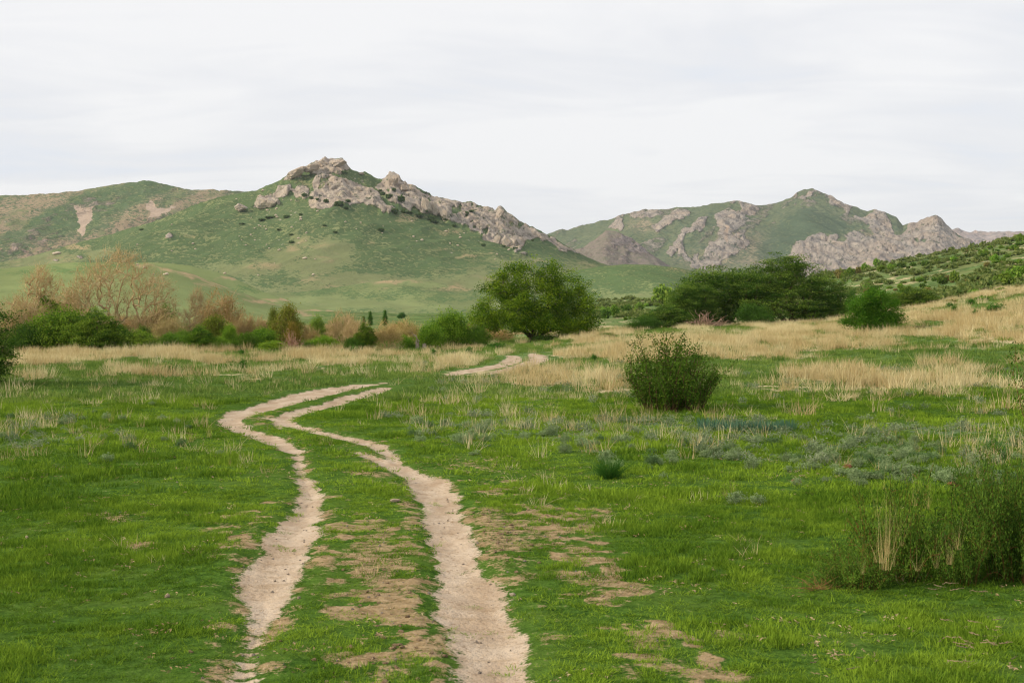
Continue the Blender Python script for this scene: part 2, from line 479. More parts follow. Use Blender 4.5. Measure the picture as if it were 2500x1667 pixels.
dirtc = g.mix(g.math('MULTIPLY', g.step(g.noise(g.vscale(co, (0.6, 2.2, 1)), 2.2, 5, 0.7), 0.60, 0.08), 0.5), dirtc, (0.33, 0.235, 0.145))
dirtc = g.mix(g.math('MULTIPLY', g.step(g.noise(co, 22.0, 3, 0.7), 0.60, 0.05), 0.6), dirtc, (0.24, 0.155, 0.09))
dirtc = g.mix(g.math('MULTIPLY', g.step(g.noise(co, 55.0, 2, 0.6), 0.68, 0.05), 0.6), dirtc, (0.62, 0.52, 0.42))
df = g.step(g.math('ADD', g.attr('dirt').outputs['Fac'], g.math('MULTIPLY', g.math('SUBTRACT', g.math('ADD', g.math('MULTIPLY', vfine, 0.6), g.math('MULTIPLY', fine, 0.4)), 0.5), 2.6)), 0.5, 0.16)
c3 = g.mix(df, c2, dirtc)
hgt = g.math('ADD', g.math('MULTIPLY', fine, 0.7), g.math('MULTIPLY', vfine, 0.3))
g.out(g.bsdf(c3, 0.95, g.bump(hgt, 0.7, 0.06), 0.0))

ground = link('ground', submesh('ground', V, Q[~fd], capf, ATT), m_ground)
tag(ground, 'grassy plain rising to a shrubby slope on the right', kind='structure')
track = link('dirt_track', submesh('dirt_track', V, Q[fd], None, ATT), m_ground)
tag(track, 'two pale worn wheel ruts of the winding dirt track', kind='structure')
# ------------------------------------------------------------------ mountains and hills
def mountain_mat(name, s, light, tan, scrub, rockA, rockB, rough_scrub=0.5):
    """s: size of one metre-feature scale; colours are plain surface colours."""
    m, g = newmat(name)
    co = g.n('ShaderNodeTexCoord').outputs['Object']
    n1 = g.noise(co, 0.30 / s, 4, 0.75)
    n2 = g.noise(co, 0.075 / s, 4, 0.6)
    n3 = g.noise(co, 0.02 / s, 3, 0.55)
    rk = g.attr('rock').outputs['Fac']; tn = g.attr('tan').outputs['Fac']; sb = g.attr('scrub').outputs['Fac']; pk = g.attr('scree').outputs['Fac']
    base = g.mix(g.step(n3, 0.5, 0.2), light, tuple(c * 0.82 for c in light))
    tf = g.step(g.math('ADD', tn, g.math('MULTIPLY', g.math('SUBTRACT', n2, 0.5), 1.5)), 0.55, 0.30)
    base = g.mix(tf, base, g.mix(g.step(n1, 0.5, 0.2), tan, tuple(c * 0.8 for c in tan)))
    sf = g.step(g.math('ADD', g.math('ADD', g.math('MULTIPLY', sb, 0.42), g.math('MULTIPLY', n1, 0.9)), g.math('MULTIPLY', n2, 0.45)), 1.015, 0.035)
    scr = g.mix(g.step(n2, 0.5, 0.2), scrub, tuple(c * 1.45 for c in scrub))
    base = g.mix(g.math('MULTIPLY', sf, 0.85), base, scr)
    # small scattered stones on the slope
    vs = g.voro(co, 0.16 / s)
    stone = g.math('MULTIPLY', g.step(vs, 0.13, 0.05), g.step(g.math('ADD', g.attr('stony').outputs['Fac'], g.math('MULTIPLY', g.math('SUBTRACT', n2, 0.5), 2.0)), 0.75, 0.15))
    stone = g.math('SUBTRACT', 1.0, g.step(vs, 0.15, 0.06))
    stone = g.math('MULTIPLY', stone, g.step(g.math('ADD', g.attr('stony').outputs['Fac'], g.math('MULTIPLY', g.math('SUBTRACT', n2, 0.5), 2.0)), 0.75, 0.15))
    base = g.mix(stone, base, rockA)
    # rock: folded, cracked, patchy
    wv = g.vscale(co, (1.0, 1.0, 0.45))
    r1 = g.noise(wv, 0.10 / s, 6, 0.65, 0.6)
    r2 = g.noise(wv, 0.035 / s, 4, 0.6)
    crack = g.voro(g.vscale(co, (1.0, 1.0, 0.55)), 0.075 / s, 'DISTANCE_TO_EDGE')
    rc = g.mix(g.step(r1, 0.5, 0.22), rockB, rockA)
    rc = g.mix(g.math('MULTIPLY', g.step(r2, 0.55, 0.15), 0.45), rc, (rockA[0] * 0.98, rockA[1] * 0.84, rockA[2] * 0.72))
    rc = g.mix(g.math('MULTIPLY', g.math('SUBTRACT', 1.0, g.step(crack, 0.04, 0.03)), 0.45), rc, tuple(c * 0.62 for c in rockB))
    rgreen = g.step(g.math('ADD', g.math('MULTIPLY', n1, 0.6), g.math('MULTIPLY', n2, 0.5)), 0.64, 0.05)
    rc = g.mix(g.math('MULTIPLY', rgreen, 0.75), rc, scrub)
    rf = g.step(g.math('ADD', rk, g.math('MULTIPLY', g.math('SUBTRACT', r1, 0.5), 0.9)), 0.5, 0.12)
    col = g.mix(rf, base, rc)
    scre = g.mix(g.step(n1, 0.5, 0.2), (0.40, 0.30, 0.225), (0.48, 0.375, 0.29))
    col = g.mix(g.step(g.math('ADD', pk, g.math('MULTIPLY', g.math('SUBTRACT', n1, 0.5), 0.9)), 0.5, 0.12), col, scre)
    hh = g.math('ADD', g.math('MULTIPLY', g.math('MULTIPLY', r1, 3.0), rf), g.math('MULTIPLY', n1, rough_scrub))
    g.out(g.bsdf(col, 0.95, g.bump(hh, 0.7, 3.5 * s), 0.0))
    return m

def ip(pts, u):
    P = sorted(T(pts)); return np.interp(u, [p[0] for p in P], [p[1] for p in P])

def layer(name, label, mat, sil, foot_v, Dr, Df, u0, u1, nu, nt, prof, paint, rockamp=0.0, spur=0.0, spsc=0.004, dip=0.0, seed=0, silnoise=0.0, back=0.35):
    us = np.linspace(u0, u1, nu)
    ts = np.concatenate([np.linspace(0, 1, nt), np.linspace(1.02, 1.0 + back, 16)])
    U, Tt = np.meshgrid(us, ts, indexing='xy')
    S = ip(sil, us)
    S = S + (fbm(us * 0.12, us * 0, oct=4, seed=seed + 3) - 0.5) * silnoise
    drv = Dr * (1 + 0.10 * (fbm(us * 0.002, us * 0, oct=2, seed=seed + 1) - 0.5)) if np.isscalar(Dr) else np.interp(us, Dr[0], Dr[1])
    dx = (U - 1250) / F
    Dd = Df + (drv[None] - Df) * Tt
    zr = HC + (VH - S) / F * drv                        # ridge heights
    kern = np.hanning(max(9, int(nu * 0.10)) | 1); kern /= kern.sum()
    pad = len(kern) // 2
    zs_ = np.convolve(np.pad(zr, pad, mode='edge'), kern, 'valid')
    zr2 = zs_[None] + (zr - zs_)[None] * np.clip(Tt, 0, 1) ** 5
    zf = HC + (VH - foot_v) / F * Df
    h = np.where(Tt <= 1, prof(np.minimum(Tt, 1)), 1 - ((Tt - 1) / back) ** 1.3 * 0.8)
    Z = zf + (zr2 - zf) * h
    Xw = dx * Dd; Yw = Dd
    u_, v_ = project(Xw, Yw, Z)
    env = np.sin(np.pi * np.clip(Tt, 0, 1)) ** 0.7
    wx = Xw * math.cos(dip) + Yw * math.sin(dip); wy = -Xw * math.sin(dip) + Yw * math.cos(dip)
    sp = fbm(wx, wy * 0.35, sc=spsc, oct=5, seed=seed + 5, ridged=True, gain=0.45) - 0.55
    Z = Z + spur * sp * env
    u_, v_ = project(Xw, Yw, Z)
    uw = u_ + (fbm(u_, v_, sc=0.03, oct=4, seed=seed + 7) - 0.5) * 34
    vw = v_ + (fbm(u_, v_, sc=0.035, oct=4, seed=seed + 8) - 0.5) * 22
    at = paint(uw, vw, Tt, u_, v_)
    rk = np.clip(at['rock'], 0, 1)
    if rockamp:
        sel = (rk > 0.02) & (Tt <= 1.2)
        s = rockamp
        xs, ys, zs = Xw[sel], Yw[sel], Z[sel]
        qx = xs * math.cos(0.5) + zs * math.sin(0.5)
        qz = -xs * math.sin(0.5) + zs * math.cos(0.5)
        qx = qx + (fbm(xs, zs, ys, sc=0.05 / s * 8, oct=3, seed=seed) - 0.5) * s * 1.4
        f1, f2, cid = worley(qx / (s * 3.6), ys / (s * 6), qz / (s * 10.0), seed + 11)
        g1, g2, cid2 = worley(qx / (s * 1.3), ys / (s * 2.4), qz / (s * 4.0), seed + 12)
        rd = fbm(qx, qz, ys, sc=0.9 / s, oct=4, seed=seed + 13, ridged=True)
        big_ = fbm(qx, qz * 0.45, ys * 0.5, sc=0.16 / s, oct=3, seed=seed + 14, ridged=True)
        dsp = (big_ - 0.55) * 3.4 + (cid - 0.5) * 0.55 - np.exp(-(f2 - f1) / 0.05) * 0.6 - np.exp(-(g2 - g1) / 0.07) * 0.22 + (cid2 - .5) * 0.34 + (rd - 0.5) * 1.2
        a = dsp * s * rk[sel]
        Z[sel] += a * 0.62
        Yw[sel] -= a * 0.9
    small = (fbm(Xw, Yw, sc=0.06 * 1800 / Df * 0.5, oct=3, seed=seed + 20) - 0.5) * (Df / 1800) * 3.0
    Z = Z + small * np.clip(env + 0.2, 0, 1) * (1 - rk * 0.5)
    nt_ = len(ts)
    V = np.column_stack([Xw.ravel(), Yw.ravel(), Z.ravel()])
    a_, b_ = np.meshgrid(np.arange(nt_ - 1), np.arange(nu - 1), indexing='ij')
    Q = np.stack([a_ * nu + b_, a_ * nu + b_ + 1, (a_ + 1) * nu + b_ + 1, (a_ + 1) * nu + b_], -1).reshape(-1, 4)
    me = quads_mesh(name, V, Q)
    for k_ in ('rock', 'tan', 'scrub', 'scree', 'stony'):
        set_attr(me, k_, np.clip(at.get(k_, np.zeros(U.shape)), 0, 1).ravel())
    o = link(name, me, mat)
    tag(o, label, kind='structure')
    return o

def pm(u, v, polys, soft=8):
    r = np.zeros(u.shape)
    for P in polys:
        P = T(P)
        us = [p[0] for p in P]; vs = [p[1] for p in P]
        s = (u > min(us) - 3 * soft) & (u < max(us) + 3 * soft) & (v > min(vs) - 3 * soft) & (v < max(vs) + 3 * soft)
        if s.any():
            r[s] = np.maximum(r[s], sstep(-sdf_poly(u[s], v[s], P), -soft, soft))
    return r

def el(u, v, L, base=0.0):
    r = np.full(u.shape, base)
    for (a, b, rx, ry, w) in T(L):
        r = np.maximum(r, w * np.exp(-(((u - a) / rx) ** 2 + ((v - b) / ry) ** 2)))
    return r

LIGHT, TAN, SCRUB = (0.215, 0.240, 0.112), (0.375, 0.29, 0.165), (0.060, 0.098, 0.042)
ROCKA, ROCKB = (0.50, 0.425, 0.345), (0.35, 0.30, 0.255)

# far plateau behind everything on the right
mat_f = mountain_mat('far_plateau_rock', 4.0, (0.17, 0.22, 0.12), (0.42, 0.34, 0.27), (0.09, 0.12, 0.08), (0.44, 0.36, 0.32), (0.34, 0.29, 0.28))
def paint_f(u, v, t, u_, v_):
    return dict(rock=0.75 + 0 * u, tan=0.4 + 0 * u, scrub=0.5 * (v < 572), stony=0 * u, scree=0 * u)
layer('mountain', 'far flat-topped pale plateau on the skyline at far right', mat_f,
      [(2050,548),(2150,538),(2200,532),(2270,530),(2352,535),(2600,541),(3000,560)], 640, 6200, 5400, 2150, 3150, 220, 60,
      lambda t: t ** 0.75, paint_f, rockamp=26, spur=60, spsc=0.0016, seed=300)

# right-hand rocky mountain
mat_r = mountain_mat('right_mountain_rock_and_scrub', 1.9, (0.16, 0.185, 0.105), (0.34, 0.275, 0.19), (0.052, 0.082, 0.050), (0.425, 0.37, 0.315), (0.285, 0.25, 0.225), 0.3)
R_ROCK = [[(1405,505),(1480,483),(1512,487),(1500,497),(1470,505),(1440,530),(1395,525)],[(1490,520),(1540,490),(1590,480),(1570,497),(1530,525),(1500,535)],
          [(1535,565),(1580,520),(1600,505),(1625,500),(1610,530),(1590,570),(1560,600),(1530,590)],[(1640,500),(1690,466),(1740,478),(1735,495),(1695,520),(1660,545),(1650,520)],
          [(1520,605),(1580,570),(1680,545),(1750,520),(1760,530),(1700,570),(1650,610),(1560,620)],
          [(1826,452),(1840,438),(1870,437),(1930,462),(1990,485),(2040,490),(2075,515),(2130,500),(2150,497),(2200,540),(2260,575),(2200,640),(1930,640),(1960,590),(1900,555),(1890,545),(1930,530),(2010,545),(1990,510),(1930,480),(1870,455)],
          [(1800,640),(1812,590),(1830,560),(1855,545),(1890,538),(1925,555),(1960,580),(2010,610),(2000,650)]]
R_GREEN = [[(1850,480),(1900,485),(1960,530),(1900,535),(1840,555),(1800,600),(1740,600),(1740,570),(1790,510)]]
def paint_r(u, v, t, u_, v_):
    r = pm(u, v, R_ROCK, 9)
    veg = fbm(u_, v_, sc=0.02, oct=4, seed=402)
    r = r * (1 - 0.75 * sstep(veg, 0.50, 0.62)) + 0.46 * (1 - r) * sstep(fbm(u_ * 0.8 + v_ * 0.8, v_, sc=0.020, oct=5, seed=401), 0.44, 0.62)
    gr = pm(u, v, R_GREEN, 12)
    r = r * (1 - gr)
    hard = pm(u, v, [R_ROCK[-1]], 5)
    r = np.maximum(r, hard)
    return dict(rock=r, tan=0.15 + el(u, v, [(1700,560,90,40,.6),(1640,600,120,30,.5),(1480,520,60,20,.6),(1740,600,80,20,.6),(1990,540,40,20,.5)], 0.12), scrub=0.75 + 0.25 * gr - 0.35 * hard, stony=0.25 + 0 * u, scree=el(u, v, [(1665,535,6,22,.9),(1690,545,8,10,.6)]))
RSIL = [(1100,600),(1200,565),(1265,535),(1290,527),(1302,529),(1330,520),(1358,514),(1380,508),(1400,505),(1425,497),(1440,492),(1460,489),(1480,483),(1495,486),(1510,484),(1530,484),(1560,477),(1585,479),(1600,478),(1640,470),(1690,464),(1705,466),(1740,475),(1760,474),(1780,469),(1820,454),(1828,444),(1838,440),(1848,437),(1862,435),(1880,441),(1895,447),(1920,459),(1950,470),(1970,477),(1990,487),(2003,484),(2015,488),(2030,488),(2045,494),(2058,500),(2066,512),(2072,519),(2082,514),(2096,514),(2105,516),(2112,509),(2122,507),(2130,504),(2138,498),(2146,496),(2155,500),(2163,507),(2175,519),(2188,530),(2200,540),(2260,572),(2400,630),(2700,700)]
layer('mountain', 'rocky right-hand mountain with a dark green ridge and pale crags', mat_r, RSIL, 730, 2900, 2150, 1100, 2850, 560, 160,
      lambda t: t ** 0.85, paint_r, rockamp=5, spur=75, spsc=0.0034, dip=0.5, seed=400, silnoise=3.0)

# purple-brown knoll in front of it
mat_p = mountain_mat('purple_brown_scree_knoll', 1.4, (0.17, 0.18, 0.12), (0.25, 0.205, 0.175), (0.09, 0.105, 0.06), (0.36, 0.305, 0.28), (0.20, 0.172, 0.165), 0.6)
def paint_p(u, v, t, u_, v_):
    n = fbm(u_, v_, sc=0.025, oct=4, seed=501)
    return dict(rock=0.45 + 1.3 * (n - 0.42), tan=0.7 + 0 * u, scrub=0.55 + 0 * u, stony=0.7 + 0 * u, scree=0 * u)
layer('mountain', 'low purple-brown stony knoll between the two mountains', mat_p,
      [(1180,640),(1260,600),(1330,577),(1352,560),(1372,548),(1390,530),(1400,531),(1420,535),(1450,552),(1480,576),(1510,598),(1540,618),(1600,650),(1800,700)], 720, 2050, 1650, 1200, 1900, 260, 90,
      lambda t: t ** 0.9, paint_p, rockamp=5, spur=44, spsc=0.006, seed=500, silnoise=3.0)

# far left mountain with scree scars
mat_l = mountain_mat('left_mountain_scrub', 1.35, (0.20, 0.23, 0.11), (0.34, 0.265, 0.175), (0.060, 0.098, 0.048), (0.44, 0.35, 0.30), (0.34, 0.27, 0.235), 0.45)
L_SCREE = [[(170,468),(186,474),(200,482),(217,476),(213,501),(198,527),(184,545),(181,523),(179,490)],
           [(334,476),(350,462),(360,478),(376,480),(407,472),(392,487),(358,501),(339,507),(348,487)]]
def paint_l(u, v, t, u_, v_):
    n = fbm(u_ + v_, v_, sc=0.02, oct=4, seed=601); u = u + (fbm(u_, v_, sc=.16, oct=3, seed=605) - .5) * 16 - (fbm(u_, v_, sc=0.03, oct=4, seed=607) - .5) * 34; v = v + (fbm(u_, v_, sc=.16, oct=3, seed=606) - .5) * 12 - (fbm(u_, v_, sc=0.035, oct=4, seed=608) - .5) * 22
    band = np.sin((u_ * 0.55 + v_ * 1.2) * 0.03 + 3 * n)
    return dict(rock=0.30 + 0.55 * (n - 0.5), tan=0.56 + 0.25 * band + 0.8 * (fbm(u_ + 2 * v_, v_ - u_ * .4, sc=0.03, oct=4, seed=603) - 0.5) * 1.6 + 0.3 * sstep(v_, 540, 600),
                scrub=0.92 - 0.25 * band, scree=pm(u, v, L_SCREE, 5), stony=0.5 + 0 * u)
layer('mountain', 'long brown and green left mountain with two pink scree scars', mat_l,
      [(-900,500),(-300,466),(0,452),(60,450),(150,443),(190,438),(220,434),(250,428),(290,422),(318,419),(335,416),(352,420),(380,425),(410,432),(440,436),(470,437),(520,440),(560,441),(600,452),(700,480),(900,560)], 680, 1900, 1350, -1050, 900, 420, 120,
      lambda t: t ** 0.85, paint_l, rockamp=5, spur=42, spsc=0.0052, dip=-0.7, seed=600, silnoise=2.0)

# central mountain
mat_c = mountain_mat('central_mountain_rock_and_meadow', 1.0, LIGHT, TAN, SCRUB, ROCKA, ROCKB)
C_ROCK = [[(645,415),(680,388),(720,370),(795,364),(812,392),(785,398),(765,404),(735,404),(700,405),(665,420)],
          [(712,438),(722,408),(750,404),(772,410),(800,415),(830,424),(860,441),(895,470),(915,488),(885,489),(845,474),(800,466),(775,470),(745,482),(716,476),(715,460)],
          [(620,452),(640,430),(675,425),(700,436),(712,455),(680,462),(655,455)],
          [(585,480),(596,458),(615,452),(640,458),(640,472),(610,480)],
          [(855,428),(880,412),(903,394),(940,420),(1000,453),(1045,466),(1065,512),(1062,520),(1010,498),(975,492),(945,484),(910,470),(895,452),(870,444)],
          [(1040,468),(1110,474),(1148,476),(1200,513),(1235,532),(1282,556),(1335,586),(1300,580),(1262,560),(1238,550),(1216,548),(1205,568),(1190,580),(1160,560),(1120,548),(1090,528),(1062,512)]]
C_TAN = [(940,500,60,18,.8),(1030,530,70,14,.75),(1010,575,60,10,.6),(1080,590,60,8,.7),(820,520,40,14,.5),(600,520,40,18,.4),(430,540,50,12,.45),(180,565,40,8,.8),(260,575,40,6,.6),(860,560,60,14,.45),(900,600,40,10,.4),(1120,585,70,8,.6),(760,560,40,14,.35),(1240,600,60,8,.6),(1330,605,60,8,.5),(450,600,120,10,.4),(960,545,40,12,.5),(700,640,60,6,.5),(250,610,50,8,.5)]
C_LUSH = [(760,585,45,32,1.0),(720,610,45,26,.9),(660,585,36,20,.8),(640,610,60,16,.7),(820,640,80,12,.8),(1150,650,120,30,.9),(1180,600,60,12,.6),(230,582,30,10,1.0),(90,600,80,20,.8),(60,640,120,30,.8),(980,655,160,12,.8),(690,555,26,14,.6),(560,620,90,14,.7),(1310,640,80,30,.8)]
def paint_c(u, v, t, u_, v_):
    r = pm(u, v, C_ROCK, 7)
    n = fbm(u_ + v_ * 0.6, v_ * 1.2 - u_ * 0.3, sc=0.035, oct=4, seed=101)
    left = sstep(u_, 880, 1000)
    r = r * (1 - 0.85 * sstep(n, 0.65, 0.74))
    near = pm(u, v + 22, C_ROCK, 26)
    r = np.maximum(r, 0.55 * near * sstep(n, 0.5, 0.62) * (1 - r))
    r = np.maximum(r, el(u_, v_, [(390,545,12,8,.9),(185,592,10,4,.8),(128,598,9,3,.9),(550,478,14,9,.9),(1200,585,16,6,.6)]))
    lush = el(u, v, C_LUSH)
    tn = el(u, v, C_TAN, 0.27) + 0.14 * near + 0.5 * (fbm(u_ - v_, v_, sc=.02, oct=3, seed=107) - .5)
    sc_ = 0.98 - 1.0 * lush - 0.25 * (tn > 0.5) - 0.45 * sstep(v_, 668, 720) + 0.1 * sstep(fbm(u_, v_, sc=0.012, oct=3, seed=103), 0.5, 0.7)
    return dict(rock=r, tan=tn, scrub=sc_, stony=0.36 + 0.60 * near + el(u, v, [(670,520,80,45,.5),(1000,500,120,20,.3),(1100,560,90,20,.4)]), scree=0 * u)
CSIL = [(-900,680),(-300,640),(0,604),(60,592),(130,572),(200,552),(260,538),(300,524),(350,511),(400,492),(450,470),(500,455),(560,442),(590,439),(612,428),(632,420),(648,414),(660,404),(672,398),(680,390),(695,384),(708,382),(720,375),(733,372),(743,366),(750,369),(757,374),(764,367),(778,366),(790,368),(797,380),(808,391),(830,397),(838,394),(852,402),(862,410),(872,412),(882,412),(890,404),(897,396),(904,395),(910,402),(918,407),(924,418),(935,428),(950,428),(965,434),(985,447),(1000,455),(1030,459),(1060,465),(1085,467),(1110,477),(1128,482),(1138,486),(1142,479),(1150,474),(1158,480),(1166,490),(1182,499),(1200,513),(1220,525),(1240,532),(1262,545),(1282,556),(1305,570),(1335,585),(1370,600),(1420,618),(1500,640),(1700,690),(2200,760)]
layer('mountain', 'broad central green mountain with a craggy grey-pink rock summit', mat_c, CSIL, 752, 1270, 830, -1050, 2100, 960, 245,
      lambda t: 0.75 * t + 0.25 * t ** 2.2, paint_c, rockamp=3.4, spur=40, spsc=0.0065, dip=-0.75, seed=100, silnoise=3.5)

# foothills
mat_h = mountain_mat('foothill_meadow', 0.62, (0.210, 0.248, 0.108), (0.40, 0.305, 0.175), (0.066, 0.108, 0.045), ROCKA, ROCKB, 0.25)
def paint_h2(u, v, t, u_, v_):
    n = fbm(u_ * 0.5, v_, sc=0.03, oct=4, seed=201)
    return dict(rock=0 * u, tan=el(u, v, [(900,645,80,7,.85),(1040,662,80,9,.9),(870,665,30,8,.5),(1560,618,60,8,.9),(1450,608,40,4,.6),(1000,740,70,4,.6),(840,735,80,4,.6),(1620,640,30,8,.7)], 0.15) + 0.2 * (1 - t) * 0,
                scrub=0.80 + 0.9 * (n - 0.5) + 0.30 * (u_ > 1350) - 0.8 * el(u, v, [(850,700,160,10,.8),(950,650,100,10,.6),(1100,700,120,8,.7),(1480,690,120,14,1),(700,690,70,8,.7)]), scree=0 * u, stony=0.1 + 0 * u)
layer('hill', 'rolling green hump at the foot of the central mountain', mat_h,
      [(-900,720),(200,700),(480,668),(600,672),(680,672),(740,664),(800,656),(850,648),(900,643),(950,643),(1000,648),(1060,660),(1130,668),(1200,660),(1260,640),(1320,622),(1380,612),(1440,607),(1500,609),(1560,615),(1600,624),(1640,638),(1700,655),(1800,680),(2100,740),(2600,790)], 792, 790, 560, -1050, 2700, 620, 80,
      lambda t: 0.55 * t + 0.45 * t * t, paint_h2, spur=11.0, spsc=0.012, dip=0.6, seed=200)
mat_h3 = mountain_mat('near_foothill_meadow', 0.5, (0.215, 0.258, 0.105), (0.44, 0.325, 0.185), (0.085, 0.140, 0.052), ROCKA, ROCKB, 0.15)
CR = T([(300,604),(340,605),(400,617),(470,642),(560,674),(640,700),(720,722),(800,738)])
def paint_h3(u, v, t, u_, v_):
    cv = np.interp(u_, [c[0] for c in CR], [c[1] for c in CR])
    crest = np.exp(-((v - cv - 4) / 6.0) ** 2) * (u_ > 330)
    return dict(rock=0 * u, tan=np.maximum(crest * (0.55 + 0.9 * (fbm(u_, v_, sc=.03, oct=3, seed=261) - .35)), el(u, v, [(500,655,60,14,.7),(560,690,60,8,.5),(350,640,40,12,.5),(230,650,60,12,.45)], 0.08)),
                scrub=0.45 + el(u, v, [(240,610,80,14,.55),(150,620,100,10,.5),(330,650,40,20,.4),(60,625,60,10,.5)]), scree=0 * u, stony=0.05 + 0 * u)
layer('hill', 'smooth light green foothill behind the bare tree, tan along its crest', mat_h3,
      [(-900,640),(-300,625),(0,618),(60,612),(120,606),(180,602),(260,602),(340,604),(400,616),(440,628),(470,641),(520,660),(560,673),(600,688),(640,699),(720,721),(800,737),(880,752),(1000,766),(1200,780),(2000,800)], 800, 540, 320, -1050, 1600, 420, 70,
      lambda t: 0.5 * t + 0.5 * t * t, paint_h3, spur=3.0, spsc=0.02, dip=0.5, seed=250)
layer('hill', 'narrow light green ridge running down behind the near foothill', mat_h3,
      [(-900,700),(200,660),(330,602),(400,606),(440,611),(500,625),(540,640),(600,668),(680,696),(740,708),(800,722),(860,736),(920,748),(1100,772),(1700,800)], 800, 660, 545, -900, 1500, 340, 46,
      lambda t: 0.5 * t + 0.5 * t * t, lambda u, v, t, u_, v_: dict(rock=0 * u, tan=el(u, v, [(560,640,90,6,.8),(650,685,80,5,.7),(760,715,80,4,.9),(840,735,50,4,.8)], 0.1), scrub=0.35 + el(u, v, [(560,665,60,12,.6)]), scree=0 * u, stony=0 * u),
      spur=2.0, spsc=0.02, dip=0.4, seed=270)
# ------------------------------------------------------------------ plants
def leaf_mat(name, a, b, trans=0.35, rough=0.6, spec=0.25):
    m, g = newmat(name)
    t = g.attr('tint').outputs['Fac']
    oi = g.n('ShaderNodeObjectInfo')
    c = g.mix(t, a, b)
    c = g.mix(1.0, c, oi.outputs['Color'], 'MULTIPLY')
    bs = g.bsdf(c, rough, None, 0.04)
    tr = g.n('ShaderNodeBsdfTranslucent'); g.put(tr.inputs[0], g.mix(1.0, c, (1.15, 1.25, 0.7), 'MULTIPLY'))
    mx = g.n('ShaderNodeMixShader'); mx.inputs[0].default_value = trans
    g.nt.links.new(bs, mx.inputs[1]); g.nt.links.new(tr.outputs[0], mx.inputs[2])
    g.out(mx.outputs[0])
    return m

def bark_mat(name, a, b, scale=12):
    m, g = newmat(name)
    co = g.n('ShaderNodeTexCoord').outputs['Object']
    n = g.noise(g.vscale(co, (1, 1, 0.3)), scale, 4, 0.65)
    c = g.mix(g.step(n, 0.5, 0.2), a, b)
    oi = g.n('ShaderNodeObjectInfo')
    c = g.mix(1.0, c, oi.outputs['Color'], 'MULTIPLY')
    g.out(g.bsdf(c, 0.9, g.bump(n, 0.6, 0.02), 0.1))
    return m

M_DENSE = leaf_mat('leaves_deep_green', (0.028, 0.077, 0.011), (0.105, 0.210, 0.031), 0.28)
M_HAW = leaf_mat('leaves_hawthorn', (0.036, 0.092, 0.012), (0.165, 0.250, 0.040), 0.28)
M_ELM = leaf_mat('leaves_yellow_green', (0.046, 0.110, 0.007), (0.225, 0.325, 0.020), 0.33)
M_LIGHT = leaf_mat('leaves_light_green', (0.077, 0.175, 0.022), (0.231, 0.357, 0.056), 0.35)
M_OLIVE = leaf_mat('leaves_olive', (0.095, 0.115, 0.030), (0.23, 0.235, 0.075), 0.35)
M_ROSE = leaf_mat('leaves_briar', (0.031, 0.091, 0.020), (0.112, 0.231, 0.045), 0.28)
M_SAGE = leaf_mat('leaves_sage_grey', (0.15, 0.225, 0.10), (0.36, 0.44, 0.23), 0.2, 0.8)
M_BUD = leaf_mat('buds_tan_green', (0.30, 0.21, 0.08), (0.42, 0.36, 0.14), 0.3)
M_IRIS = leaf_mat('leaves_blue_green', (0.045, 0.115, 0.070), (0.12, 0.22, 0.15), 0.2)
M_BARK = bark_mat('bark_dark', (0.045, 0.032, 0.022), (0.12, 0.085, 0.055))
M_TWIG = bark_mat('twigs_tan', (0.46, 0.325, 0.165), (0.67, 0.51, 0.29), 5)
M_RED = bark_mat('twigs_orange_brown', (0.22, 0.11, 0.045), (0.34, 0.20, 0.09), 10)
M_BRI = bark_mat('briar_stems', (0.075, 0.048, 0.026), (0.17, 0.105, 0.055), 10)
M_DEAD = bark_mat('twigs_dead_brown', (0.22, 0.135, 0.09), (0.36, 0.25, 0.18), 8)
M_STRAW = leaf_mat('straw', (0.40, 0.29, 0.12), (0.62, 0.49, 0.25), 0.25, 0.7)

def unit(v):
    return v / (np.linalg.norm(v, axis=-1, keepdims=True) + 1e-9)

